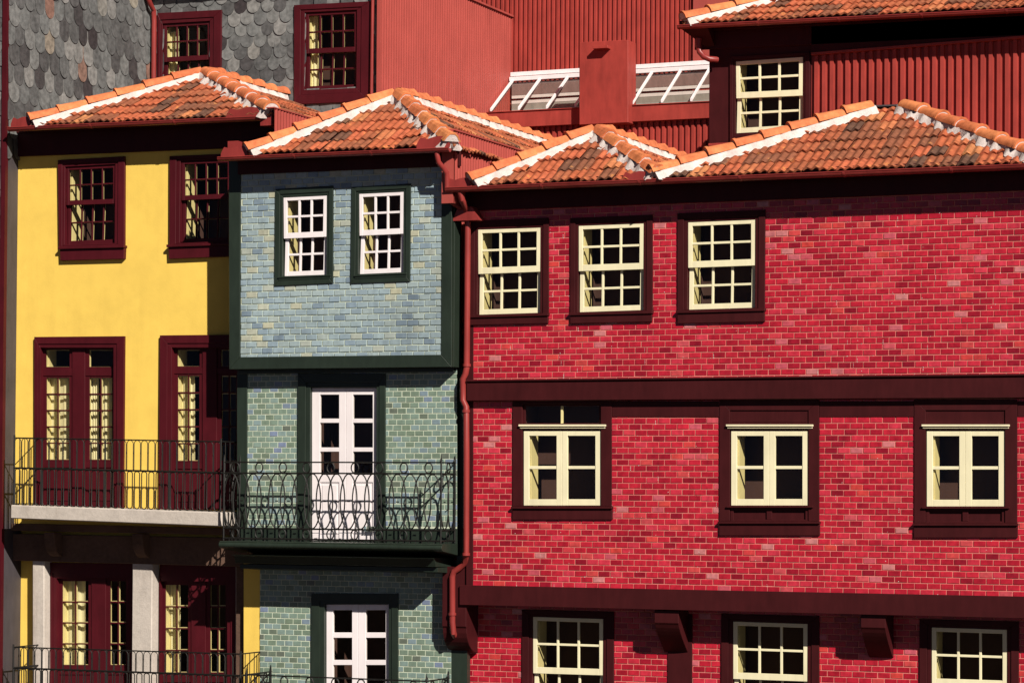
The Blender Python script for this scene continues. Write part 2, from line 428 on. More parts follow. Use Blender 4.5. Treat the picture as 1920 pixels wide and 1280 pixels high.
def ridge_line(house_part, a, b, length=.40, r=.108, angular=False, seedk=0, lift=.05, mortar=.15):
    """overlapping ridge tiles from a (low) to b (high), bedded on rough white mortar"""
    rng = random.Random(seedk+99)
    a, b = Vector(a), Vector(b); d = (b-a).normalized(); side = d.cross(Vector((0, 0, 1))).normalized(); up = side.cross(d)
    L = (b-a).length; n = max(1, round(L/length)); st = L/n
    mb = MB(); K = 10
    def section(c, rr, hgt):
        pts = []
        for k in range(K+1):
            t = math.pi*k/K; x, z = -math.cos(t), math.sin(t)
            if angular:
                z = min(1.0, 1.75*(1-abs(x)))*0.95
            pts.append(c+side*(x*rr)+up*(z*rr*hgt))
        return pts
    for i in range(n):
        p0 = a+d*(i*st-.03); r0 = r*(1.08+rng.uniform(-.03, .03)); r1 = r*.93
        of = side*rng.uniform(-.006, .006)+up*(lift+rng.uniform(-.004, .006))
        prof = [(0, r0*1.09), (.035, r0*1.09), (.045, r0), (st*.5, (r0+r1)/2), (st+.01, r1)]
        vs = []; fs = []
        for s, rr in prof: vs += section(p0+d*s+of+up*(.018*(1-s/st)), rr, .95)
        inn = section(p0+of+up*.018, r0*.9, .9); vs += inn
        for q in range(len(prof)-1):
            o = q*(K+1)
            for k in range(K): fs.append((o+k, o+k+1, o+K+2+k, o+K+1+k))
        o = len(prof)*(K+1)
        for k in range(K): fs.append((k, o+k, o+k+1, k+1))
        mb.add(vs, fs, 0, rng.random())
        # mortar pad in the mouth of the tile
        ms = section(p0+d*.004+of+up*.016, r0*.93, .9); mb.add(ms, [tuple(range(K+1))], 1, .5)
    o = mb.build('ridge_cap', [MAT['ridge'], MAT['mortar']], house_part, smooth=not angular)
    # bedding
    mb = MB(); m = max(8, int(L/.05)); vs = []; fs = []
    for i in range(m+1):
        c = a+d*(L*i/m)
        wl, wr = mortar*(1+.22*math.sin(i*1.1+seedk)+rng.uniform(-.16, .16)), mortar*(1+.22*math.sin(i*.9)+rng.uniform(-.16, .16))
        dl, dr = rng.uniform(-.012, .012), rng.uniform(-.012, .012)
        hl = lift+.018
        vs += [c-side*wl+up*(-.048+dl), c-side*(r*.92)+up*(hl-.01+dl*.6), c+up*(hl+.02), c+side*(r*.92)+up*(hl-.01+dr*.6), c+side*wr+up*(-.048+dr)]
    for i in range(m):
        for k in range(4): fs.append((5*i+k, 5*i+k+1, 5*i+6+k, 5*i+5+k))
    fs += [(0, 1, 2, 3, 4), tuple(5*m+k for k in (4, 3, 2, 1, 0))]
    mb.add(vs, fs); mb.build('mortar_bed', MAT['mortar'], house_part, smooth=True)
    return o

def hip_roof(house, EL, ER, A, Yback, A2=None, left=True, right=True, angular=False, seedk=0, sidedrop=0.0):
    """front hip (EL, ER, A[, A2]) with the ridge running straight back"""
    A2 = A2 or A
    A, A2, EL, ER = map(Vector, (A, A2, EL, ER))
    mb = MB()
    tile_slope(mb, [EL, ER, A2, A] if A2 != A else [EL, ER, A], EL, ER, seedk=seedk)
    back = lambda p: Vector((p.x, Yback, p.z))
    if right: tile_slope(mb, [ER, back(ER), back(A2), A2], ER, back(ER), seedk=seedk+1)
    if left: tile_slope(mb, [EL, back(EL), back(A), A], EL, back(EL), seedk=seedk+2)
    roof = mb.build('roof', [MAT['clay'], MAT['brown']], house)
    ridge_line(roof, EL, A, angular=angular, seedk=seedk); ridge_line(roof, ER, A2, angular=angular, seedk=seedk+5)
    if A2 == A:
        ridge_line(roof, back(A), A+Vector((0, .05, 0)), angular=angular, seedk=seedk+9)
    return roof

def solve_apex(ELp, ERp, ax, ay):
    """apex seen at (ax, ay): the point half way between the eave corners in x"""
    X = (ELp.x+ERp.x)/2; return PX(ax, ay, X)

def scallop(mb, a, b, h, Yt=.012):              # wavy-topped end plate standing on the gutter
    a, b = Vector(a), Vector(b); n = 16; top = []
    for i in range(n+1):
        t = i/n; z = h*(.78+.22*abs(math.cos(t*math.pi*1.5)))*(min(1, 6*min(t, 1-t)+.35))
        top.append(a.lerp(b, t)+Vector((0, 0, z)))
    mb.extrude([a]+top+[b], (0, Yt, 0))

def corrugated(mb, o, u, width, h, period, amp, n, m=0, kind='sine', r=0.5, zfun=None):
    """sheet from origin o along unit u (width) rising h, waves towards n"""
    o, u, n = Vector(o), Vector(u).normalized(), Vector(n).normalized()
    if kind == 'sine': pr = [(k/8, .5+.5*math.cos(2*math.pi*k/8)) for k in range(8)]
    else: pr = [(0, 0), (.36, 0), (.46, 1), (.90, 1)]
    pts = []; i = 0
    while i*period < width:
        for t, z in pr:
            x = (i+t)*period
            if x <= width: pts.append((x, z*amp))
        i += 1
    vs = []
    for x, z in pts:
        hh = zfun(x) if zfun else h
        vs += [o+u*x+n*z, o+u*x+n*z+Vector((0, 0, hh))]
    mb.add(vs, [(2*k, 2*k+2, 2*k+3, 2*k+1) for k in range(len(pts)-1)], m, r)

def scales(mb, o, u, n, width, z0, z1, sw=.215, ex=.165, rng=None, hole=None):
    o, u, n = Vector(o), Vector(u).normalized(), Vector(n).normalized(); rng = rng or random
    k = 0; z = z0
    while z < z1:
        i = -1
        while i*sw < width+sw:
            c = i*sw+(k % 2)*sw/2+rng.uniform(-.012, .012); i += 1
            if c < -sw*.3 or c > width+sw*.3: continue
            wv = sw*.5*rng.uniform(.92, .99); H = ex*2.1; zz = z+rng.uniform(-.014, .014)
            if hole and any(h[0] < c < h[1] and zz+ex > h[2]+.04 and zz < h[3]-.0 for h in hole): continue
            pts = []
            for q in range(11):
                t = math.pi+math.pi*q/10
                pts.append((math.cos(t)*wv, math.sin(t)*wv*1.05+wv))
            pts.append((wv, H)); pts.append((-wv, H))
            tilt = rng.uniform(.016, .026); tw = rng.uniform(-.006, .006)
            front = [o+u*max(-.01, min(width+.01, c+x))+Vector((0, 0, zz+y))+n*(tilt*(1-y/H)+tw*x/wv+.006) for x, y in pts]
            mb.extrude(front, -n*.007, 0, min(1, max(0, rng.gauss(.5, .22))))
        z += ex; k += 1

# ================================================================== RED HOUSE
def body_sides(mb, xl, xr, Y0, Y1, z0, z1, m=0):
    mb.add([(xl, Y0, z0), (xl, Y1, z0), (xl, Y1, z1), (xl, Y0, z1)], [(0, 1, 2, 3)], m)
    mb.add([(xr, Y0, z0), (xr, Y1, z0), (xr, Y1, z1), (xr, Y0, z1)], [(0, 1, 2, 3)], m)

red = thing('red_house', 'tall house faced in glossy red brick tiles with cream windows, right of the blue house', 'house')
YR, YRL = 0.0, 0.43
BR_, CR_ = MAT['brown'], MAT['cream']
sw = lambda c, u, l, s: sash_window(red, 'red', c, u, l, YR, BR_, CR_, 3, s)
sw([(881, 414), (1028.3, 408), (1028.3, 589), (881, 593)], [(896.3, 430.6), (1013.5, 426.7), (1012.7, 509.5), (896.8, 514)], (898.6, 590.2, 1014, 586.6),
   [(881, 591), (1027, 587), (1027, 606), (881, 609.5)])
sw([(1069, 409), (1223, 402.5), (1223, 585), (1069, 588)], [(1085, 423.5), (1207, 418.9), (1206, 504.8), (1085, 508.7)], (1087, 585.5, 1207, 581.4),
   [(1069, 586.5), (1222, 583), (1222, 603), (1069, 606.5)])
sw([(1270, 400), (1434.5, 393), (1433.5, 580), (1270, 584)], [(1290.2, 416.9), (1415.9, 411.9), (1415.9, 497.7), (1290.2, 502.3)], (1291.9, 580.8, 1416, 577.0),
   [(1270, 582.5), (1433, 578), (1433, 603), (1270, 606.5)])

def casement(x0, casl, casr, top, sill_t, sill_b, ledge, panels, cy=808.0, k=1.0, by=947.3):
    """two-leaf casement with a cornice; casl..casr surround, x0 = left of the leaves"""
    Yw = YR; w_px = 144.4*k
    cas = Q(rect(casl, top, casr, sill_t), Yw-.025)
    opn = Q(rect(x0-1.5, cy-2, x0+w_px+1.5, by+1), Yw)
    HOLES.setdefault('red', []).append(Q(rect(casl+6, top, casr-6, sill_b-4), Yw))
    mb = MB()
    iy0 = cy-52 if not panels else cy-2
    # surround boards
    inner = Q(rect(x0-1.5, top+(20 if panels else 8), x0+w_px+1.5, sill_t-1), Yw)
    tl, tr, br, bl = cas; a, b, c, d = inner
    mb.ring(cas, inner, Yw-.025, Yw+.09)
    w = mb.build('window', BR_, red, bevel=.004)
    leafq = Q(rect(x0, cy, x0+w_px, by), Yw-.006)
    # cornice over the leaves
    cq = Q(rect(x0-9.5, cy-12.5, x0+w_px+9, cy-5), Yw-.05)
    mb = MB(); mb.prism(qsub(cq, 0, 1, 0, .5), Yw-.06, Yw+.05); mb.prism(qsub(cq, .01, .99, .5, 1), Yw-.04, Yw+.05); mb.build('cornice', CR_, w, bevel=.003)
    mb = MB()
    lt = Q(rect(x0-1, cy-5, x0+w_px+1, cy-.3), Yw); mb.prism(lt, Yw-.004, Yw+.06); mb.build('head_rail', BR_, w, bevel=.003); mb = MB()
    if panels:
        tp = Q(rect(x0-2.5, top+18, x0+w_px+1, cy-12), Yw)
        mb.prism(tp, Yw+.012, Yw+.05)
        gridframe(mb, tp, Yw-.008, Yw+.011, .03, .03, .16, .03, 2, 1, .06, mset=.003, mback=.001)
        mb.build('upper_panel', BR_, w, bevel=.003); mb = MB()
        bp = Q(rect(x0-1, by+2.5, x0+w_px+1, sill_t+1), Yw)
        mb.prism(bp, Yw+.014, Yw+.05)
        gridframe(mb, bp, Yw-.010, Yw+.013, .04, .04, .045, .03, 2, 1, .07, mset=.003, mback=.001)
        lq = Q(rect(x0-9, by+.3, x0+w_px+9, by+4), Yw-.05); mb.prism(lq, Yw-.055, Yw+.04)
    if panels: mb.build('lower_panel', BR_, w, bevel=.003)
    if not panels:
        tq = Q(rect(x0-1, top+9, x0+w_px+1, cy-12), Yw+.01)
        mb = MB(); gridframe(mb, tq, Yw+.01, Yw+.04, .03, .03, .02, .02, 1, 1, .03); mb.build('transom_frame', BR_, w, bevel=.003); mb = MB(); mb.prism(qsub(tq, .485, .51, .03, .97), Yw+.012, Yw+.04); mb.build('transom_bar', MAT['inner_cream'], w)
        pane(w, tq, Yw+.025)
    mb = MB()
    for s in (0, 1):
        mb = MB(); lf = qsub(leafq, .5*s+(.001 if s else 0), .5+.5*s-(0 if s else .001), 0, 1)
        gridframe(mb, lf, Yw-.006, Yw+.036, .075, .075, .06, .082, 1, 2, .04)
        mb.build('casement_leaf', CR_, w, bevel=.003)
    pane(w, leafq, Yw+.016)
    allq = Q(rect(x0-1.5, (top+3 if not panels else cy-3), x0+w_px+1.5, by+2), Yw)
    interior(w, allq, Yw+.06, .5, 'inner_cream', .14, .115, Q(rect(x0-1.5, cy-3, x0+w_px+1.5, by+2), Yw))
    s = Q(rect(casl-1, sill_t, casr+.5, sill_b), Yw-.045); t = min(.4, .03/qsize(s)[1])
    mb = MB(); mb.prism(qsub(s, -.008, 1.006, 0, t), Yw-.065, Yw+.04); mb.prism(qsub(s, 0, 1, t, 1), Yw-.035, Yw+.04); mb.build('sill', BR_, w, bevel=.004)
    return w
casement(981.9, 961, 1146.5, 749, 949, 973.8, 949, False)
casement(1370.8, 1348.7, 1535.7, 749, 977, 1003.5, 948, True)
casement(1737.5, 1714, 1907, 749, 980.5, 1007.5, 951, True, 808, 1.012, 949)

# lower floor windows, set back under the overhang
swl = lambda c, u, l: sash_window(red, 'redlow', c, u, l, YRL, BR_, CR_, 3, None)
swl(rect(978.4, 1142, 1150.6, 1392, .025), [(999.5, 1155.7), (1130.8, 1159.8), (1130.8, 1265.4), (999.5, 1261.4)], (1001, 1376, 1130, 1380))
swl(rect(1352, 1150, 1535.7, 1402, .025), [(1374.7, 1164.5), (1514, 1169), (1514, 1277), (1374.7, 1272)], (1376, 1384, 1513, 1389))
swl(rect(1723.7, 1160, 1910, 1412, .025), [(1747, 1175.5), (1888, 1180), (1888, 1288), (1747, 1283.5)], (1748, 1394, 1887, 1400))

# upper wall (two storeys) and lower wall
up = Q([(886.8, 345), (1990, 300), (1990, 1119.3), (886.8, 1096.5)], YR)
mb = MB(); hs = HOLES['red']; sheet(mb, up, hs, YR)
def d_red():
    x = random.random()
    return min(1, max(0, random.gauss(.42, .23))) if x < .95 else random.uniform(.84, 1)
tiles(mb, [up]+hs, YR, .162, .0752, .0098, dist=d_red)
xl, xr = XZ(878, 700, 0)[0], XZ(1990, 700, 0)[0]
body_sides(mb, xl, xr, .02, 8, XZ(900, 1110, 0)[1], XZ(900, 352, 0)[1]); body_sides(mb, xl, xr, YRL+.02, 8, 0, XZ(900, 1110, 0)[1])
for _ in range(330):                              # lime crumbs left on the joints
    x, z = random.uniform(up[0][0], up[1][0]-.5), random.uniform(up[2][1], up[0][1]-.4)
    if not any(a <= x <= b for a, b in inside_intervals([up]+hs, z)): continue
    k = round((z-0)/.0752); z = k*.0752+random.choice((0, 0, .02, .04)); w_ = random.uniform(.004, .010)
    for q in range(random.choice((1, 1, 1, 3))):
        mb.extrude([(x, YR-.0085, z+q*.02), (x+w_, YR-.0085, z+q*.02+.002), (x+w_*.8, YR-.0085, z+q*.02-w_*.8), (x+.001, YR-.0085, z+q*.02-w_)], (0, .008, 0), 2)
wall = mb.build('wall', [MAT['grout_red'], MAT['red_tile'], MAT['mortar']], red)
low = Q([(874, 1100), (1990, 1120), (1990, 1420), (874, 1400)], YRL)
mb = MB(); hs = HOLES['redlow']; sheet(mb, low, hs, YRL); tiles(mb, [low]+hs, YRL, .162, .0752, .0098, dist=d_red)
lx0, lx1 = low[0][0], low[1][0]; lz = low[2][1]
mb.add([(lx0, YRL+.01, 0), (lx1, YRL+.01, 0), (lx1, YRL+.01, lz+.3), (lx0, YRL+.01, lz+.3)], [(0, 1, 2, 3)], 2)
mb.build('lower_wall', [MAT['grout_red'], MAT['red_tile'], MAT['brownstone']], red)
# floor band, bottom beam, lintels, corner board
mb = MB()
bq = Q([(874, 712.1), (1990, 699.5), (1990, 746), (874, 752)], YR-.11)
mb.prism(qsub(bq, 0, 1, 0, .11), YR-.135, YR); mb.prism(qsub(bq, 0, 1, .11, 1), YR-.11, YR); mb.build('floor_band', BR_, red, bevel=.011)
mb = MB(); bq = Q([(862, 1096), (1990, 1119), (1990, 1160.5), (862, 1133.3)], YR-.012)
mb.prism(bq, YR-.02, YR+.05)
zt = bq[3][1]+.03; mb.box((bq[3][0], YR+.05, zt-.02), (bq[2][0], YRL, zt+.02)); mb.build('floor_beam', BR_, red, bevel=.004)
for a, b in ((1147.5, 1347.7), (1536.7, 1713), (1908, 1985)):
    mb = MB(); mb.prism(Q(rect(a, 752, b, 781), YR-.015), YR-.016, YR+.01); mb.build('lintel_board', BR_, red, bevel=.003)
mb = MB(); mb.prism(Q([(874, 350), (888, 350), (887, 1098), (874, 1098)], YR-.01), YR-.012, YR+.06); mb.build('corner_board', BR_, red, bevel=.004)
mb = MB(); mb.prism(Q([(1252, 1150), (1298, 1151), (1297, 1410), (1251, 1410)], YRL-.02), YRL-.022, YRL+.03); mb.build('post', BR_, red, bevel=.004)
# corbels
for x0, x1, yt in ((1227, 1272, 1143), (1614, 1660, 1151)):
    a = P(x0, yt, YR+.03); b = P(x1, yt, YR+.03); mb = MB()
    w = b.x-a.x; zt = a.z
    prof = [(YRL, zt), (YR+.03, zt), (YR+.03, zt-.16)]
    for k in range(9):
        t = k/8; prof.append((YR+.05+(YRL-YR-.08)*t**1.25, zt-.18-.36*t))
    prof.append((YRL, zt-.55))
    mb.extrude([(a.x, y, z) for y, z in prof], (w, 0, 0)); mb.build('corbel', BR_, red, bevel=.005)
# left end corbel of the overhang
a = P(829, 1133, .02); mb = MB(); zt = a.z
prof = [(YRL, zt+.5), (.02, zt+.5), (.02, zt-.28)]
for k in range(9):
    t = math.pi/2*k/8; prof.append((.04+(YRL-.06)*(1-math.cos(t)), zt-.30-.34*math.sin(t)))
mb.extrude([(a.x, y, z) for y, z in prof], (P(874, 1133, .02).x-a.x, 0, 0)); mb.build('corbel', BR_, red, bevel=.005)
# eave
YG = -.42
ga, gb = P(838, 353, YG), P(1990, 306.5, YG)
gutter(red, ga, gb, .058, joints=5)
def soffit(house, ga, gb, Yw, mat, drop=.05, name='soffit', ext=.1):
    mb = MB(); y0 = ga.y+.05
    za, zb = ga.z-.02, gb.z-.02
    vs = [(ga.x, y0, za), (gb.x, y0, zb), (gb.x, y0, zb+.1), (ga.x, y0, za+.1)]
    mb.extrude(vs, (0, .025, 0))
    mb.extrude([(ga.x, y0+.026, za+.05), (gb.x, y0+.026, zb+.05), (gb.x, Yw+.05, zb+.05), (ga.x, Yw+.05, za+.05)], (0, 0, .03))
    mb.extrude([(ga.x+ext, Yw-.05, za-drop), (gb.x, Yw-.05, zb-drop), (gb.x, Yw-.05, zb+.048), (ga.x+ext, Yw-.05, za+.048)], (0, .045, 0))  # brown wall board, its depth shaped to fill the eave's shade
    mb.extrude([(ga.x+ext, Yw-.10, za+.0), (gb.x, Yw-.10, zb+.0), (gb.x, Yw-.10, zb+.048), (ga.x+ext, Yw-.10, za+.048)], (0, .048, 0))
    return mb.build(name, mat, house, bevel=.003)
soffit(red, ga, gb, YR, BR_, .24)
def on(ga, gb, px):                             # eave point above the gutter at photo column px
    p = P(px, 330, ga.y); t = (p.x-ga.x)/(gb.x-ga.x)
    return Vector((p.x, ga.y+.03, ga.z+(gb.z-ga.z)*t+.03))
EL, ER = on(ga, gb, 886), on(ga, gb, 1229)
A = solve_apex(EL, ER, 1118, 252); hip_roof(red, EL, ER, A, 7.8, angular=True, seedk=11, left=True)
EL, ER = on(ga, gb, 1226), on(ga, gb, 1950)
h = 1.62
A = P(1640, 208, EL.y+h); A2 = P(1692, 206, EL.y+h)
r = hip_roof(red, EL, ER, A, 3.9, A2=A2, angular=False, seedk=31)
mb = MB(); mb.extrude([A+Vector((0, -.02, .05)), A2+Vector((0, -.02, .05)), Vector((A2.x, 3.9, A2.z+.05)), Vector((A.x, 3.9, A.z+.05))], (0, 0, .02)); mb.build('ridge_flashing', MAT['lead'], r)
mb = MB(); scallop(mb, P(1166, 345, YG-.01), P(1217, 343, YG-.01), .155); mb.build('end_plate', MAT['gutter'], red); mb = MB(); scallop(mb, P(838, 352, YG-.01), P(884, 350, YG-.01), .12); mb.build('end_plate', MAT['gutter'], red)
# downpipe with rainwater head
mb = MB(); Yp = -.10
pp = lambda x, y, Y=Yp: P(x, y, Y)
mb.tube([pp(862, 358, -.40), pp(866, 374, -.38), pp(874, 392, -.2), pp(876, 402, -.12)], .042, 10)
mb.tube([pp(838, 372, -.36), pp(848, 380, -.3), pp(864, 390, -.2)], .034, 10)
hd = Q([(861, 390), (888, 388), (901, 413), (851, 415)], -.16); mb.prism(hd, -.21, -.03)
pts = [(877, 412), (876, 560), (875, 688), (873, 700), (868, 710), (868, 750), (874, 762), (874.5, 860), (874, 1040), (872, 1054), (862, 1064), (852, 1070), (848, 1080), (848, 1165), (850, 1185), (858, 1205), (866, 1213), (871, 1222), (871.5, 1290)]
mb.tube([pp(x, y, -.10 if y < 1045 else (.0 if y < 1200 else .30)) for x, y in pts], .041, 12)
for x, y in ((875.2, 682), (873.7, 768), (873.8, 1036), (848, 1148)): mb.tube([pp(x, y, -.10 if y < 1045 else 0), pp(x, y+5, -.10 if y < 1045 else 0)], .052, 12)
mb.build('downpipe', MAT['gutter'], red, smooth=True)
mb = MB()

# ================================================================== BLUE HOUSE
blue = thing('blue_house', 'narrow house in pale blue and green brick tiles with an iron balcony', 'house')
YB, YM, YBL = -.24, 0.0, .25
GR, WH = MAT['green'], MAT['white']
bw = lambda c, u, l, s: sash_window(blue, 'blue', c, u, l, YB, GR, WH, 3, s, stile=.05, proud=.03, sill_out=.02)
bw([(516, 354.6), (624.5, 348), (624, 531), (514, 536.4)], [(531.5, 370.7), (612.8, 366.8), (611.5, 444), (532, 447.6)], (533.6, 517.9, 612, 515.2), [(522, 519), (620, 515), (620, 522), (522, 526)])
bw([(659, 351), (770, 344), (768.5, 527.8), (656.5, 532)], [(673.4, 363.7), (756.8, 359.8), (756, 438.4), (674, 442.3)], (674.7, 514.2, 757, 510.6), [(665, 516), (762, 511.5), (762, 518.5), (665, 523)])
outer = Q([(430, 300), (848, 285), (848, 688), (431, 692.5)], YB)
inner = Q([(452.5, 300), (829.5, 285), (828, 665), (451.5, 669.4)], YB)
mb = MB(); hs = HOLES['blue']; sheet(mb, inner, hs, YB)
def d_blue():
    x = random.random()
    return min(.85, max(.1, random.gauss(.5, .15))) if x < .82 else (random.uniform(.85, 1) if x < .92 else random.uniform(0, .2))
tiles(mb, [inner]+hs, YB, .165, .0835, .010, .011, dist=d_blue, tilt=.002, z_ref=inner[2][1]-.03)
mb.build('wall', [MAT['grout_pale'], MAT['blue_tile']], blue)
mb = MB(); tl, tr, br, bl = outer; a, b, c, d = inner
mb.prism([tl, a, d, bl], YB-.022, YB+.05); mb.prism([b, tr, br, c], YB-.022, YB+.05); mb.prism([d, c, br, bl], YB-.022, YB+.05)
mb.build('bay_frame', GR, blue, bevel=.005)
mb = MB()
mb.box((br[0]-.03, YB+.05, br[1]+.002), (br[0]-.001, YM+.02, tr[1]))           # right cheek
mb.box((bl[0]+.001, YB+.05, bl[1]+.002), (bl[0]+.03, YM+.1, tl[1]))            # left cheek
mb.box((bl[0]+.03, YB+.05, bl[1]+.004), (br[0]-.03, YM+.02, bl[1]+.04))        # underside
mb.prism([(bl[0]+.05, bl[1]+.003), (br[0]-.05, br[1]+.003), (br[0]-.05, br[1]-.05), (bl[0]+.05, bl[1]-.05)], YM-.09, YM+.01)
mb.build('bay_cheek', GR, blue, bevel=.004)
# middle floor wall + door
def panelled_door(cas_px, opn_px, Yw, mid_x, panes_y, leafs, lower_y, hk, bottom, knob=True):
    cas = Q(cas_px, Yw-.03); opn = Q(opn_px, Yw+.02)
    HOLES.setdefault(hk, []).append([(o[0]*.6+i[0]*.4, o[1]*.6+i[1]*.4) for o, i in zip(cas, opn)])
    w = casing(blue, cas, opn, Yw, .03, .14, GR, name='door')
    Yl = Yw+.045
    for (x0, x1, p0, p1) in leafs:
        mb = MB(); lq = Q(rect(x0, opn_px[0][1]+1, x1, bottom), Yl)
        top = opn_px[0][1]+1
        H = bottom-top; W = x1-x0
        f = lambda x: (x-x0)/W
        g = lambda y: (y-top)/H
        ys = panes_y
        mb.prism(qsub(lq, 0, f(p0), 0, 1), Yl, Yl+.045); mb.prism(qsub(lq, f(p1), 1, 0, 1), Yl, Yl+.045)
        mb.prism(qsub(lq, f(p0), f(p1), 0, g(ys[0][0])), Yl+.001, Yl+.044)
        for a, b in zip(ys[:-1], ys[1:]): mb.prism(qsub(lq, f(p0), f(p1), g(a[1]), g(b[0])), Yl+.002, Yl+.043)
        e = ys[-1][1]
        if e < bottom-5:
            mb.prism(qsub(lq, f(p0), f(p1), g(e), g(e+14)), Yl+.001, Yl+.044)
            mb.prism(qsub(lq, f(p0), f(p1), g(e+14), 1), Yl+.014, Yl+.04)
            mb.prism(qsub(lq, f(p0+4), f(p1-4), g(e+19), g(bottom-12)), Yl+.006, Yl+.013)
        o = mb.build('door_leaf', WH, w, bevel=.003)
        pq = qsub(lq, f(p0), f(p1), g(ys[0][0]), g(ys[-1][1])); pane(w, pq, Yl+.02)
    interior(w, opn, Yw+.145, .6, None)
    if knob:
        c = P(mid_x-4, 905, Yl-.03); mb = MB(); mb.tube([c+Vector((0, .03, 0)), c], .008, 8); mb.tube([c+Vector((0, 0, .0)), c+Vector((.05, 0, -.01))], .009, 8); mb.build('handle', MAT['iron'], w, smooth=True)
    return w
panelled_door([(558.3, 700), (722, 700), (722, 1016), (557, 1016)], [(584, 726), (708, 726), (707, 1013), (583, 1013)], YM, 648.7,
              [(739.7, 784.5), (792.5, 838.6), (846.5, 890)], [(585, 648.5, 600, 635.7), (648.9, 707, 661.7, 698.7)], 890, 'bluemid', 1013, False)
mo = Q([(464, 690), (857, 690), (857, 992), (463.5, 992)], YM)
mb = MB(); hs = HOLES['bluemid']
hs2 = [[h[0], h[1], (h[2][0], max(h[2][1], mo[2][1]+.001)), (h[3][0], max(h[3][1], mo[3][1]+.001))] for h in hs]
sheet(mb, mo, hs2, YM)
def d_green():
    x = random.random()
    return min(.88, max(.05, random.gauss(.5, .22))) if x < .90 else random.uniform(.9, 1)
tiles(mb, [mo]+hs2, YM, .127, .0745, .0085, .005, dist=d_green)
mb.build('middle_wall', [MAT['grout_pale'], MAT['green_tile']], blue)
mb = MB()
mb.prism(Q(rect(445.5, 690, 464.5, 1020), YM), YM-.02, YM+.15); mb.build('corner_board', GR, blue, bevel=.004); mb = MB()
mb.prism(Q(rect(463.5, 990.5, 560, 1022), YM), YM-.018, YM+.02); mb.build('skirting_board', GR, blue, bevel=.004); mb = MB(); mb.prism(Q(rect(721, 990.5, 858, 1022), YM), YM-.018, YM+.02)
mb.build('skirting_board', GR, blue, bevel=.004)
# balcony
YS = -.50
def slab(px0, px1, yt, house, mat, Yf, Yw, name='balcony'):
    a, b = P(px0, yt, Yf), P(px1, yt, Yf); mb = MB(); x0, x1, z = a.x, b.x, a.z
    sec = [(Yw, z), (Yf+.015, z), (Yf, z-.012)]
    for k in range(7): t = -math.pi/2+math.pi*k/6; sec.append((Yf+.012-.03*math.cos(t), z-.06-.035*math.sin(-t)*-1 if False else z-.05-.035*math.sin(t)))
    sec += [(Yf+.03, z-.095), (Yf+.03, z-.185), (Yf+.12, z-.20), (Yf+.16, z-.30), (Yf+.22, z-.31), (Yf+.22, z-.37), (Yw, z-.40)]
    # main mouldings returned round the right end
    for (i0, dx) in ((0, 0),):
        mb.extrude([(x0, y, zz) for y, zz in sec[:11]+[(Yw, z-.185)]], (x1-x0, 0, 0))
    mb.extrude([(x0+.16, y, zz) for y, zz in [(Yw, z-.186)]+sec[11:14]+[(Yw, z-.31)]], (x1-x0-.32, 0, 0))
    mb.extrude([(x0+.20, y, zz) for y, zz in [(Yw, z-.311)]+[(Yf+.22, z-.311)]+sec[15:]], (x1-x0-.36, 0, 0))
    return mb.build(name, mat, house, bevel=.004), x0, x1, z
bal, bx0, bx1, bz = slab(411, 829, 1013.5, blue, GR, YS, YBL)
def blue_railing(parent, x0, x1, ztop, z2, z3, z4, Yf, Yw, nring):
    mb = MB(); r = .0095
    def run(A, B):                              # A, B: bottom-plan points (x, y)
        L = math.dist(A, B); ex, ey = (B[0]-A[0])/L, (B[1]-A[1])/L
        pt = lambda s, z: (A[0]+ex*s, A[1]+ey*s, z)
        for z, rr in ((ztop, .010), (z2, .011), (z3, .011), (z4, .012)): mb.tube([pt(0, z), pt(L, z)], rr, 6)
        n = max(1, round(L/.365)); st = L/n
        def ell(c, zc, a, b, rr=r, seg=20): mb.tube([pt(c+a*math.cos(2*math.pi*k/seg), zc+b*math.sin(2*math.pi*k/seg)) for k in range(seg)], rr, 5, True)
        for i in range(n):
            c = (i+.5)*st
            ell(c, (ztop+z2)/2, .054, (ztop-z2)/2-.006); ell(c, (z3+z4)/2, .05, (z3-z4)/2-.006)
        for i in range(2*n):
            c = (i+.5)*st/2; ell(min(max(c, .12), L-.12) if L > .3 else L/2, (z2+z3)/2, min(.122, L*.4), (z2-z3)/2-.006, r, 28)
            mb.tube([pt(c-.02, (z2+z3)/2), pt(c+.02, (z2+z3)/2)], .008, 5)
        for i in range(4*n+1): mb.tube([pt(i*L/(4*n), z4-.03), pt(i*L/(4*n), z4)], .007, 5)
    run((x0, Yf), (x1, Yf)); run((x1, Yf), (x1, Yw)); run((x0, Yf), (x0, Yw))
    for x, y in ((x0, Yf), (x1, Yf), (x1, Yw-.02), (x0, Yw-.02)):
        mb.tube([(x, y, z4-.03), (x, y, ztop+.02), (x, y, ztop+.10)], .012, 6, radii=[.013, .013, .003])
    for y in (Yf, Yw-.02):                      # little scrolls on the end posts
        c = Vector((x1, y, ztop+.02)); mb.tube([c+Vector((0, .03*math.cos(t*.6), .03*math.sin(t*.6))) for t in range(9)], .007, 5)
    return mb.build('railing', MAT['iron'], parent, smooth=True)
zz = lambda y, Y: P(640, y, Y).z
blue_railing(bal, P(420, 900, -.46).x, P(827, 900, -.46).x, zz(866.3, -.46), zz(887, -.46), zz(992, -.46), zz(1011.5, -.46), -.46, YM, 9)
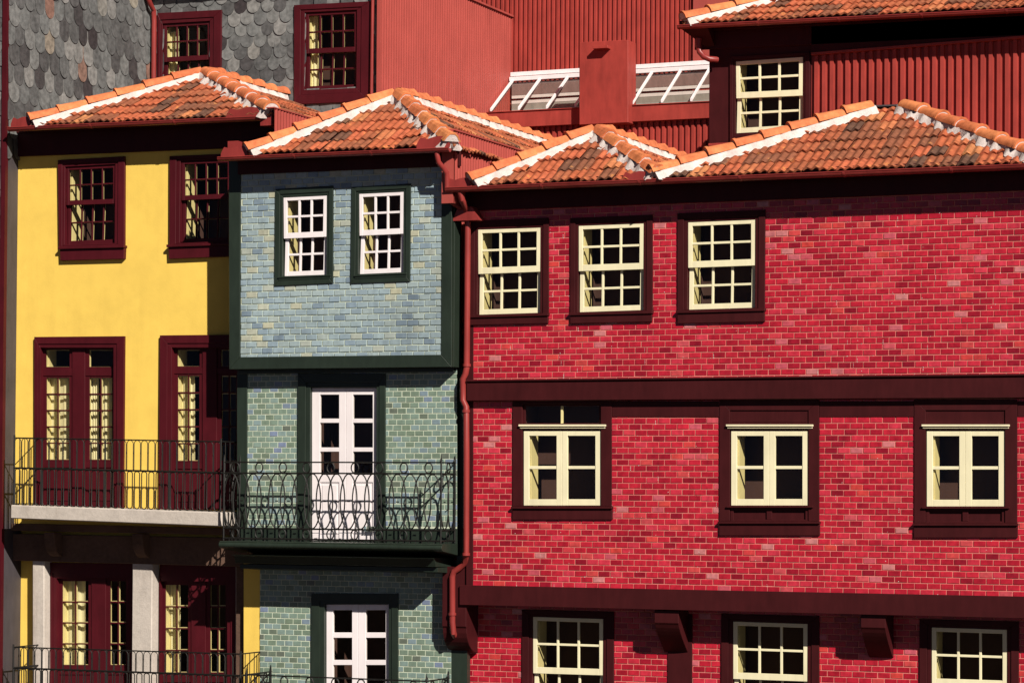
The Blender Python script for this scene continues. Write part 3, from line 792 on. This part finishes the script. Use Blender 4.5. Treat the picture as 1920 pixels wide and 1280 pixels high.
# lower floor
panelled_door([(583.6, 1112), (745.8, 1112), (746, 1420), (583, 1420)], [(610, 1131.5), (731, 1131.5), (731, 1420), (610, 1420)], YBL, 671.4,
              [(1143, 1185), (1195, 1236.5), (1246, 1289)], [(612, 671.3, 624.5, 660), (671.7, 730, 685.7, 723)], 1289, 'bluelow', 1419, False)
lo = Q([(487.5, 1060), (846, 1060), (846, 1422), (487.5, 1422)], YBL); mb = MB(); hs = HOLES['bluelow']
hs2 = [[h[0], h[1], (h[2][0], lo[2][1]+.001), (h[3][0], lo[3][1]+.001)] for h in hs]
sheet(mb, lo, hs2, YBL); tiles(mb, [lo]+hs2, YBL, .127, .0745, .0085, .005, dist=d_green)
mb.add([(lo[0][0], YBL+.01, 0), (lo[1][0]+.1, YBL+.01, 0), (lo[1][0]+.1, YBL+.01, lo[2][1]+.05), (lo[0][0], YBL+.01, lo[2][1]+.05)], [(0, 1, 2, 3)], 0)
mb.prism(Q(rect(845, 1050, 876, 1440), YBL+.005), YBL+.003, YBL+.1, 2)
mb.build('lower_wall', [MAT['grout_pale'], MAT['green_tile'], GR], blue)
bal2, b2x0, b2x1, b2z = slab(452, 812, 1424, blue, GR, YS, YBL)
blue_railing(bal2, P(462, 1270, -.46).x, P(800, 1270, -.46).x, zz(1270.5, -.46), zz(1291, -.46), zz(1398, -.46), zz(1420, -.46), -.46, YBL, 8)
# filler wall to red house
mb = MB(); mb.prism(Q(rect(856, 690, 882, 1100), .06), .06, .2); mb.build('side_board', GR, blue, bevel=.003)
# eave, roof
YG = -.62
ga, gb = P(411, 296, YG), P(843, 278, YG)
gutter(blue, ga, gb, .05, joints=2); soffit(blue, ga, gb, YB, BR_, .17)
EL, ER = on(ga, gb, 466), on(ga, gb, 842)
A = solve_apex(EL, ER, 744, 183); hip_roof(blue, EL, ER, A, 7.9, angular=True, seedk=51, left=True)
mb = MB(); scallop(mb, P(781, 279, YG-.02), P(843, 276, YG-.02), .15); mb.build('end_plate', MAT['gutter'], blue); mb = MB(); scallop(mb, P(414, 295, YG-.02), P(464, 292.5, YG-.02), .14)
mb.extrude([P(427, 283, YG+.04), P(470, 281, YG+.04), P(470, 272, YG+.04), P(446, 264, YG+.04), P(427, 265, YG+.04)], (0, .02, 0))
mb.build('end_plate', MAT['gutter'], blue)
# red cladding along the right side of the roof
a = P(851, 245, -.40); zt = a.z; zb = P(851, 352, -.40).z-.2; mb = MB()
corrugated(mb, (a.x, -.40, zb), (0, 1, 0), 8.3, zt-zb, .085, .014, (1, 0, 0))
mb.box((a.x-.16, -.42, zb), (a.x-.002, -.36, zt))
mb.box((a.x-.10, -.42, zt), (a.x+.025, 7.9, zt+.02)); mb.build('side_cladding', MAT['pink_metal'], blue)
mb = MB()
pq = [P(819, 285, -.60), P(820, 293, -.60), P(822, 304, -.58), P(830, 314, -.52), P(837, 324, -.46), P(838, 336, -.44), P(838, 352, -.43)]
mb.tube(pq, .036, 12); mb.build('downpipe', MAT['gutter'], blue, smooth=True)
mb = MB(); body_sides(mb, outer[0][0]+.06, outer[1][0]-.06, .3, 7.9, 0, ga.z); mb.build('side_wall', MAT['pink_metal'], blue)

# ================================================================== YELLOW HOUSE
yel = thing('yellow_house', 'yellow plastered house with maroon windows and a stone balcony, left of the blue house', 'house')
YY = .34
MR = MAT['maroon']; IC = MAT['inner_cream']
yw = lambda c, u, l, s: sash_window(yel, 'yel', c, u, l, YY, MR, MR, 4, s, stile=.045, mun=.018, proud=.045, inner=IC, sill_out=.05, room=.7)
yw([(108, 300), (233, 293), (232.5, 463), (110, 466)], [(124, 314), (217, 309), (217, 382), (124, 385)], (126, 459.5, 217, 456), [(112, 463), (233, 460), (232, 485.5), (113, 488.5)])
yw([(317.5, 293), (450, 287), (450, 457), (317, 461)], [(340, 303), (432, 299), (432, 372), (340, 376)], (341, 456, 432, 452), [(315.5, 459), (448, 454.5), (448, 480), (316.5, 485.5)])

def french_door(cas, x0, x1, cst0, cst1, top, tr0, tr1, p0, p1, bot, Yw, hk, nrow, trans=True, curtain=None, parent=yel):
    """glazed two-leaf door: transom lights above, 2 x nrow panes a leaf, panel below"""
    casq = Q(cas, Yw-.045); opx = [(x0, top), (x1, top), (x1, bot), (x0, bot)]
    opn = Q(opx, Yw+.03)
    HOLES.setdefault(hk, []).append([(o[0]*.6+i[0]*.4, o[1]*.6+i[1]*.4) for o, i in zip(casq, opn)])
    w = casing(parent, casq, opn, Yw, .045, .12, MR, name='door')
    Yl = Yw+.05; f = lambda x: (x-x0)/(x1-x0); g = lambda y: (y-top)/(bot-top)
    full = Q(opx, Yl)
    for a, b in ((x0, cst0), (cst1, x1)):
        mb = MB(); lq = qsub(full, f(a), f(b), g(tr1) if trans else 0, 1)
        hb = bot-(tr1 if trans else top); v = lambda y: (y-(tr1 if trans else top))/hb
        W, H = qsize(lq); px = .0074
        st = .075
        uq = qsub(lq, 0, 1, 0, v(p1)+.02)
        gridframe(mb, uq, Yl, Yl+.02, st*.8, st*.8, max(.02, (p0-(tr1 if trans else top))*px), .02, 2, nrow, .02)
        if bot > p1+8:
            mb.prism(qsub(lq, 0, 1, v(p1)+.02, v(p1)+.07), Yl-.001, Yl+.04); mb.prism(qsub(lq, 0, 1, v(p1)+.0705, 1), Yl+.012, Yl+.04)
            mb.prism(qsub(lq, .12, .88, v(p1)+.10, .95), Yl+.004, Yl+.011)
        mb.build('door_leaf', MR, w, bevel=.002)
        mb = MB(); gridframe(mb, qsub(uq, .01, .99, .005, .995), Yl+.021, Yl+.05, st*.7, st*.7, .03, .02, 2, nrow, .018, mset=.0, mback=.0); mb.build('inner_leaf_face', IC, w)
        pane(w, uq, Yl+.019)
    mb = MB(); mb.prism(qsub(full, f(cst0), f(cst1), 0, 1), Yl-.02, Yl+.05)
    if trans:
        mb.prism(qsub(full, 0, f(cst0)-.001, g(tr0), g(tr1)-.0005), Yl-.012, Yl+.05); mb.prism(qsub(full, f(cst1)+.001, 1, g(tr0), g(tr1)-.0005), Yl-.012, Yl+.05)
    mb.build('mullion', MR, w, bevel=.004)
    if trans:
        for a, b in ((x0, cst0), (cst1, x1)):
            mb = MB(); tq = qsub(full, f(a)+.002, f(b)-.002, 0, g(tr0)-.001); gridframe(mb, tq, Yl, Yl+.02, .05, .05, .03, .02, 1, 1, .02)
            gridframe(mb, tq, Yl+.021, Yl+.05, .055, .055, .035, .022, 1, 1, .02, m=1)
            mb.build('transom_frame', [MR, IC], w)
        mb = MB(); 
        for a, b in ((x0, cst0), (cst1, x1)): mb.add([(x, Yl+.02, z) for x, z in qsub(full, f(a), f(b), 0, g(tr0))], [(0, 1, 2, 3)])
        mb.build('pane', MAT['glass'], w)
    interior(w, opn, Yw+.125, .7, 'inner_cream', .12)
    if curtain: curtain_mesh(w, opn, Yw+.165, [(f(a), f(b), g(c), g(d)) for a, b, c, d in curtain])
    return w
french_door([(64, 631.5), (232.4, 630), (230, 952), (64, 952)], 80, 217, 137, 161, 652, 690.5, 705, 708, 859, 951, YY, 'yel', 5, True,
            [(83, 132, 700, 870), (162, 176, 700, 870), (183, 205, 700, 870)])
french_door([(299.5, 628.5), (452, 627), (452, 955), (297, 955)], 326, 450, 381, 408, 652, 689.5, 701, 704, 861, 953, YY, 'yel', 5, True,
            [(330, 357, 700, 870)])
# lower glazed doors between the pillars
french_door([(86, 1054), (250, 1056), (246, 1400), (86, 1400)], 110, 243, 173, 200, 1083, 0, 0, 1089, 1242, 1399, YY+.18, 'yello', 4, False, [(112, 152, 1080, 1250)])
french_door([(300, 1056), (446, 1058), (446, 1410), (298, 1410)], 303, 430, 360, 387, 1089, 0, 0, 1096, 1256, 1409, YY+.18, 'yello', 4, False, [(306, 330, 1085, 1265)])
for nm, pts, Y, hk in (('wall', [(16, 228), (470, 212), (470, 1003), (16, 985)], YY, 'yel'), ('lower_wall', [(16, 960), (489, 985), (489, 1420), (16, 1420)], YY+.18, 'yello')):
    o = Q(pts, Y); mb = MB(); hs = HOLES[hk]
    hs = [[(x, max(z, o[2][1]+.0008)) if i > 1 else (x, z) for i, (x, z) in enumerate(h)] for h in hs]
    sheet(mb, o, hs, Y)
    if hk == 'yello': mb.add([(o[0][0], Y+.01, 0), (o[1][0], Y+.01, 0), (o[1][0], Y+.01, o[2][1]+.4), (o[0][0], Y+.01, o[2][1]+.4)], [(0, 1, 2, 3)])
    else: body_sides(mb, o[0][0], o[1][0], YY+.02, 4, 0, o[1][1])
    mb.build(nm, MAT['yellow'], yel)
mb = MB(); mb.prism(Q([(457, 1040), (489, 1040), (489, 1420), (457, 1420)], .262), .262, .44); mb.build('wall_return', MAT['yellow'], yel)
# granite pillars and frieze under the balcony
mb = MB()
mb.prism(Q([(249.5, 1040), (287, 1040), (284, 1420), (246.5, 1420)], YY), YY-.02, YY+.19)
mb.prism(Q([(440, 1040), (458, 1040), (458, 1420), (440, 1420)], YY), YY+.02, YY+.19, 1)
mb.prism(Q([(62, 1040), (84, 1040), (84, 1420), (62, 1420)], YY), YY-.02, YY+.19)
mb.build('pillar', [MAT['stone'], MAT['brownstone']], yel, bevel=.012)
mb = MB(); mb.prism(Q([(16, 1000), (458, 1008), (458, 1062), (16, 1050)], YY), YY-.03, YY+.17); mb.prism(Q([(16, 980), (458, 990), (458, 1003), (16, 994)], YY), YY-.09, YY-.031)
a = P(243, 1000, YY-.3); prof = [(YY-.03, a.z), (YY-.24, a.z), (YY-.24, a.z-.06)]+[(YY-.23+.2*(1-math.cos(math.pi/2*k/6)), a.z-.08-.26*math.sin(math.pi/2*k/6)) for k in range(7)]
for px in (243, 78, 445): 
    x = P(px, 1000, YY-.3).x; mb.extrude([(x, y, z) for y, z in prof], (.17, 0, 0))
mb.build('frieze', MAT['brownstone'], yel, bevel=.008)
# balcony
def flat_balcony(pa, pb, th, Yf, Yw):
    a, b = P(*pa, Yf), P(*pb, Yf); mb = MB()
    mb.extrude([(a.x, Yf, a.z), (b.x, Yf, b.z), (b.x, Yw, b.z), (a.x, Yw, a.z)], (0, 0, -th)); return mb.build('balcony', MAT['stone'], yel, bevel=.012), a, b
yb, a, b = flat_balcony((20, 946), (415, 960), .19, -.34, YY-.031)
def arch_railing(parent, pa, pb, hs, Yf, Yw):
    """hoop-topped bars: hs heights of floor, mid rail, top"""
    a, b = P(*pa, Yf), P(*pb, Yf); mb = MB(); L = b.x-a.x; n = round(L/.115); st = L/n
    pt = lambda s, z: (a.x+s, Yf, a.z+(b.z-a.z)*s/L+z)
    z0, zm, zt = hs
    for z, r in ((zt, .009), (zm, .013)): mb.tube([pt(0, z), pt(L, z)], r, 6)
    for i in range(n):
        c = (i+.5)*st; w = st*.44
        top = [pt(c-w, zm)]+[pt(c-w*math.cos(math.pi*k/8), zt-.055+.05*math.sin(math.pi*k/8)) for k in range(9)]+[pt(c+w, zm)]
        mb.tube(top, .0055, 5)
        bot = [pt(c-w*.8, z0+.05), pt(c-w*.8, zm-.04)]+[pt(c-w*.8*math.cos(math.pi*k/6), zm-.04+.03*math.sin(math.pi*k/6)) for k in range(1, 6)]+[pt(c+w*.8, zm-.04), pt(c+w*.8, z0+.05)]
        bot += [pt(c+w*.8*math.cos(math.pi*k/6), z0+.05-.04*math.sin(math.pi*k/6)) for k in range(1, 6)]
        mb.tube(bot, .0075, 5, True)
        s = i*st; mb.tube([pt(s, (zm+zt)/2+.02), pt(s, (zm+zt)/2+.045)], .011, 5)
        if i % 9 == 4: mb.tube([pt(s, -.02), pt(s, zt)], .010, 5)
    for s in (0, L):
        mb.tube([pt(s, -.02), pt(s, zt+.04)], .013, 6)
        x, y, z = pt(s, 0)
        for zz_, r in ((zt, .009), (zm, .013), (z0+.03, .009)): mb.tube([(x, y, z+zz_), (x, Yw, z+zz_)], r, 6)
        for k in range(1, 5): yy = y+(Yw-y)*k/5; mb.tube([(x, yy, z), (x, yy, z+zt)], .006, 5)
    return mb.build('railing', MAT['iron'], parent, smooth=True)
arch_railing(yb, (26, 948), (413, 959.5), (0.0, .53, .95), -.30, YY)
yb2, a, b = flat_balcony((20, 1342), (452, 1362), .19, -.34, YY-.03)
arch_railing(yb2, (24, 1343), (450, 1361), (0.0, .68, .97), -.30, YY)
# eave + roof
YG = -.11
ga, gb = P(18, 240, YG), P(489, 219.5, YG)
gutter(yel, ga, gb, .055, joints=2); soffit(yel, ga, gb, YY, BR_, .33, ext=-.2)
EL, ER = on(ga, gb, 58), on(ga, gb, 505)
A = P(383, 143, EL.y+1.65); hip_roof(yel, EL, ER, A, 3.95, angular=False, seedk=71)
mb = MB(); scallop(mb, P(424, 224, YG-.02), P(489, 220, YG-.02), .15)
mb.build('end_plate', MAT['gutter'], yel); mb = MB(); scallop(mb, P(20, 240, YG-.02), P(58, 238.5, YG-.02), .15); mb.build('end_plate', MAT['gutter'], yel); mb = MB()
mb.extrude([P(488, 236, YG), P(510, 235, YG), P(510, 203, YG), P(500, 204, YG), P(488, 216, YG)], (0, .3, 0)); mb.build('end_plate', MAT['gutter'], yel)
a = P(513, 203, -.2); mb = MB(); corrugated(mb, (a.x, -.2, a.z-.8), (0, 1, 0), 4.1, .8, .085, .014, (1, 0, 0)); mb.box((a.x-.1, -.22, a.z), (a.x+.02, 3.9, a.z+.015))
mb.build('side_cladding', MAT['pink_metal'], yel)

# ================================================================== SLATE HOUSE
sla = thing('slate_house', 'house clad in grey fish-scale slates with maroon window frames, behind the yellow roof', 'house')
YS2 = 4.0
c = P(284, 100, YS2); Xw = c.x
o = P(284, 245, YS2); e = P(713, 200, YS2); zt = P(284, -60, YS2).z
S1 = sash_window(sla, 'sl', [(294.7, 25), (415, 18.6), (414, 178), (294.7, 184)], [(306.5, 46), (394.5, 41), (394.5, 112), (306.5, 117)], (307.5, 172, 394.5, 167), YS2, MR, MR, 4, None, stile=.05, mun=.022, proud=.05, inner=IC, curtain=[(0, .25, .1, .98)])
S2 = sash_window(sla, 'sl', [(551, 10), (695, 2.7), (692, 189.8), (551, 196.5)], [(573, 25), (670, 20), (670, 97), (573, 101)], (574, 170, 670, 166), YS2, MR, MR, 4, None, stile=.05, mun=.022, proud=.05, inner=IC, curtain=[(0, .17, .02, .98)])
rng = random.Random(5)
hl = [(min(x for x, _ in h)-Xw+.02, max(x for x, _ in h)-Xw-.02, min(z for _, z in h)+.05, max(z for _, z in h)-.05) for h in HOLES['sl']]
mb = MB(); scales(mb, (Xw, YS2, 0), (1, 0, 0), (0, -1, 0), e.x-Xw, o.z-.4, zt, .226, .176, rng, hl)
zs = P(75, 1330, 0.0).z
sheet(mb, [(Xw, zt), (e.x, zt), (e.x, o.z-3), (Xw, o.z-3)], HOLES['sl'], YS2+.005, 1)
scales(mb, (Xw, .05, 0), (0, 1, 0), (1, 0, 0), YS2-.05, P(110, 260, .5).z-.3, zt, .26, .27, rng)
mb.add([(Xw-.004, 0.02, 0), (Xw-.004, YS2+.01, 0), (Xw-.004, YS2+.01, zt), (Xw-.004, 0.02, zt)], [(0, 1, 2, 3)], 1)
mb.build('wall', [MAT['slate'], MAT['lead']], sla)
mb = MB(); x0 = P(-90, 600, 0).x
scales(mb, (x0, 0.03, 0), (1, 0, 0), (0, -1, 0), Xw-x0, zs-.6, zt, .226, .176, rng)
mb.add([(x0, .035, 0), (Xw, .035, 0), (Xw, .035, zt), (x0, .035, zt)], [(0, 1, 2, 3)], 1)
mb.prism([(Xw-.06, zt), (Xw+.012, zt), (Xw+.012, 0), (Xw-.06, 0)], -.01, .06, 2)
mb.build('wing_wall', [MAT['slate'], MAT['lead'], MR], sla)
mb = MB()
mb.box((Xw-.5, YS2-.45, P(400, 1, YS2).z+.40), (e.x+.2, YS2+.2, P(400, 1, YS2).z+.52)); mb.box((x0, -.4, zt+.1), (Xw+.4, YS2+.2, zt+.2)); mb.build('eave', MAT['brown'], sla, bevel=.01)
mb = MB(); q1 = P(288.5, 30, YS2-.1)
mb.tube([P(276, -8, YS2-.3), P(281, 6, YS2-.25), P(288, 20, YS2-.12), P(289, 40, YS2-.1), P(287.5, 240, YS2-.1)], .04, 12)
mb.build('downpipe', MAT['gutter'], sla, smooth=True)
mb = MB(); mb.tube([P(699, -20, YS2-.08), P(696, 215, YS2-.08)], .026, 10); mb.build('downpipe', MAT['gutter'], sla, smooth=True)

# ================================================================== CORRUGATED HOUSE
cor = thing('corrugated_house', 'tall rear building clad in red corrugated sheet with a sloping white-barred skylight', 'house')
YC = 9.0
X0 = P(714, 100, YS2).x
top = PX(925, 18.5, X0).z
mb = MB(); corrugated(mb, (X0, YS2-.02, 5), (0, 1, 0), YC-YS2+.05, top-5, .088, .012, (1, 0, 0)); mb.box((X0-.02, YS2-.1, 5), (X0+.03, YS2-.02, top))
mb.box((X0-.08, YS2-.05, top), (X0+.04, YC, top+.03)); mb.build('side_wall', MAT['pink_metal'], cor)
zt = P(1000, -80, YC).z
xe = P(1302, 60, YC).x; x00 = P(800, 60, YC).x
mb = MB(); corrugated(mb, (x00, YC, 5), (1, 0, 0), xe-x00, zt-5, .0835, .026, (0, -1, 0), kind='trap'); mb.build('rear_wall', MAT['red_metal'], cor)
mb = MB(); mb.box((xe, YC-.08, 5), (xe+4, YC+.05, zt)); mb.build('flat_panel', MAT['pink_metal'], cor, bevel=.004)
YF = 7.95
fa, fb = P(899, 213, YF), P(1400, 188, YF)
mb = MB(); corrugated(mb, (X0, YF+.12, 5), (1, 0, 0), fb.x-X0, fa.z-5-.1, .099, .03, (0, -1, 0), kind='trap'); mb.build('front_wall', MAT['red_metal'], cor)
mb = MB(); h = fa.z-P(899, 242, YF).z
mb.extrude([(X0+.01, YF, fa.z), (fb.x, YF, fb.z), (fb.x, YF, fb.z-h), (X0+.01, YF, fa.z-h)], (0, .12, 0))
mb.extrude([(X0+.01, YF-.02, fa.z), (fb.x, YF-.02, fb.z), (fb.x, YF-.02, fb.z+.015), (X0+.01, YF-.02, fa.z+.015)], (0, .15, 0)); mb.build('fascia', MAT['red_metal'], cor, bevel=.004)
# skylight
ta, tb = P(942, 154, YC-.12), P(1400, 126, YC-.12)
ba, bb = Vector((X0+.02, YF+.02, fa.z+.03)), Vector((fb.x, YF+.02, fb.z+.03))
ta = Vector((X0+.02, ta.y, ta.z)); tb = Vector((fb.x, tb.y, tb.z))
L = bb.x-ba.x; n = round(L/.47)
sk = MB()
for dz, y in ((0.0, -.03), (.085, .02)):
    sk.extrude([ta+Vector((0, y, dz)), tb+Vector((0, y, dz)), tb+Vector((0, y, dz+.07)), ta+Vector((0, y, dz+.07))], (0, .05, 0))
sky_o = sk.build('skylight', MAT['white'], cor, bevel=.004)
for i in range(n+1):
    mb = MB(); t = (i+.12)/n; a = ba.lerp(bb, min(t, 1)); b = ta.lerp(tb, min(t, 1)); d = (b-a)
    mb.extrude([a+Vector((-.017, 0, 0)), a+Vector((.017, 0, 0)), a+Vector((.017, 0, .045)), a+Vector((-.017, 0, .045))], d)
    mb.build('glazing_bar', MAT['white'], sky_o)
mb = MB(); mb.add([ba+Vector((0, 0, .01)), bb+Vector((0, 0, .01)), tb, ta], [(0, 1, 2, 3)]); mb.build('pane', MAT['glass'], sky_o)
mb = MB()
mb.add([(X0, YF+.1, fa.z-.35), (fb.x, YF+.1, fb.z-.35), (fb.x, YC-.05, fb.z-.35), (X0, YC-.05, fa.z-.35)], [(0, 1, 2, 3)])
za, zb_ = ta.z, tb.z
for v0, v1, mI in ((0, .60, 0), (.605, .66, 1), (.70, .75, 1), (.755, .98, 2)):
    f = lambda base, topz, v: base+(topz-base)*v
    mb.extrude([(X0+.05, YC-.10, f(fa.z-.3, za, v0)), (fb.x, YC-.10, f(fb.z-.3, zb_, v0)), (fb.x, YC-.10, f(fb.z-.3, zb_, v1)), (X0+.05, YC-.10, f(fa.z-.3, za, v1))], (0, .03, 0), mI)
mb.build('light_well', [MAT['well'], MAT['white'], MAT['well_mauve']], sky_o)
# chimney
mb = MB(); q = Q([(1086, 79.5), (1177.5, 75), (1177.5, 230), (1086, 234.5)], YF-.2)
mb.prism(q, YF-.2, YF+.17)
ch = mb.build('chimney', MAT['red_metal'], cor, bevel=.008)
mb = MB(); q2 = Q([(1115, 88), (1143, 86.5), (1143, 92), (1115, 93.5)], YF-.25); mb.prism(q2, YF-.34, YF-.19); 
mb.build('vent_hood', MAT['red_metal'], ch, bevel=.004)

# ================================================================== UPPER RIGHT HOUSE
upr = thing('hillside_house', 'dark red house with one cream sash window and corrugated cladding, upper right behind the roofs', 'house')
YU = 4.0
sash_window(upr, 'up', [(1368, 106), (1518, 98), (1518, 262), (1368, 270)], [(1379.7, 115.8), (1505.5, 107.2), (1504.6, 179.7), (1380.5, 185)], (1381, 250.4, 1505, 243), YU, BR_, CR_, 3, None, stile=.058, mun=.034)
mb = MB(); fr = Q([(1330, 40), (1521, 30), (1521, 300), (1330, 300)], YU); sheet(mb, fr, HOLES['up'], YU)
mb.box((fr[0][0], YU+.01, 4), (fr[0][0]+.05, YU+6, fr[0][1])); mb.build('wall', BR_, upr)
mb = MB(); a = P(1521, 104, YU); xr = P(2100, 60, YU).x; zb = 4.0
corrugated(mb, (a.x, YU+.02, zb), (1, 0, 0), xr-a.x, a.z-zb+.4, .112, .04, (0, -1, 0), kind='trap')
mb.build('cladding', MAT['red_metal'], upr)
mb = MB(); q = Q([(1521, 50), (1521+500, 24), (1521+500, 60), (1521, 100)], YU-.05); mb.prism(q, YU-.05, YU+.0); mb.build('eave_shade_board', BR_, upr, bevel=.003); mb = MB(); q = Q([(1521, 99), (1521+500, 59), (1521+500, 64), (1521, 104)], YU-.05); mb.prism(q, YU-.065, YU+.0); mb.build('trim', MAT['red_metal'], upr, bevel=.003); mb = MB()  # first a dark board standing in for eave shade above the cladding, then trim
q = Q([(1328, 269), (1560, 258), (1560, 262), (1328, 274)], YU-.04); mb.prism(q, YU-.04, YU-.002); mb.build('trim', MAT['red_metal'], upr, bevel=.003)
YG = YU-.46
ga, gb = P(1272, 49, YG), P(2050, 11, YG); gutter(upr, ga, gb, .05, joints=4)
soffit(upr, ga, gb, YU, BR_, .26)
mb = MB(); w0 = P(1330, 60, YU).x
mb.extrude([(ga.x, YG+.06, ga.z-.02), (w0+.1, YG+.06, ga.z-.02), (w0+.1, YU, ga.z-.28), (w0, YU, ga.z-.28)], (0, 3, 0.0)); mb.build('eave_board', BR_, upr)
EL, ER = on(ga, gb, 1283), on(ga, gb, 2040)
EL.z = ga.z+.03; 
A = P(1700, -65, EL.y+2.4); A2 = P(1790, -69, EL.y+2.4)
hip_roof(upr, EL, ER, A, YG+8, A2=A2, seedk=91)
mb = MB(); mb.tube([P(1310, 72, YU-.2), P(1309, 84, YU-.2), P(1312, 98, YU-.2), P(1320, 107, YU-.2), P(1330, 111, YU-.2), P(1345, 112, YU-.1)], .042, 12); mb.build('downpipe', MAT['gutter'], upr, smooth=True)

# ================================================================== GROUND
mb = MB(); G = 400; mb.add([(-G, -G, 0), (G, -G, 0), (G, G, 0), (-G, G, 0)], [(0, 1, 2, 3)])
g = mb.build('ground', MAT['ground']); g['kind'] = 'structure'; g['label'] = 'granite quay paving in front of the houses'

# ================================================================== LIGHT
sv = Vector((1.12, -1.0, 1.0)).normalized()
sd = bpy.data.lights.new('sun', 'SUN'); sd.energy = 5.0; sd.angle = rad(.53); sd.color = (1, .94, .84)
so = bpy.data.objects.new('sun', sd); COL.objects.link(so); so.rotation_euler = sv.to_track_quat('Z', 'Y').to_euler()
so.location = (20, -20, 30)
w = bpy.data.worlds.new('World'); S.world = w; w.use_nodes = True; nt = w.node_tree
sk = nt.nodes.new('ShaderNodeTexSky'); sk.sky_type = 'NISHITA'; sk.sun_disc = False
sk.sun_elevation = math.asin(sv.z); sk.sun_rotation = math.atan2(sv.x, sv.y); sk.dust_density = .3; sk.air_density = .14; sk.altitude = 1500; sk.ozone_density = .6
nt.links.new(sk.outputs[0], nt.nodes['Background'].inputs['Color']); nt.nodes['Background'].inputs['Strength'].default_value = .05
S.view_settings.view_transform = 'Standard'; S.view_settings.look = 'None'; S.view_settings.gamma = 1; S.view_settings.exposure = .45
S.cycles.max_bounces = 6; S.cycles.transparent_max_bounces = 16
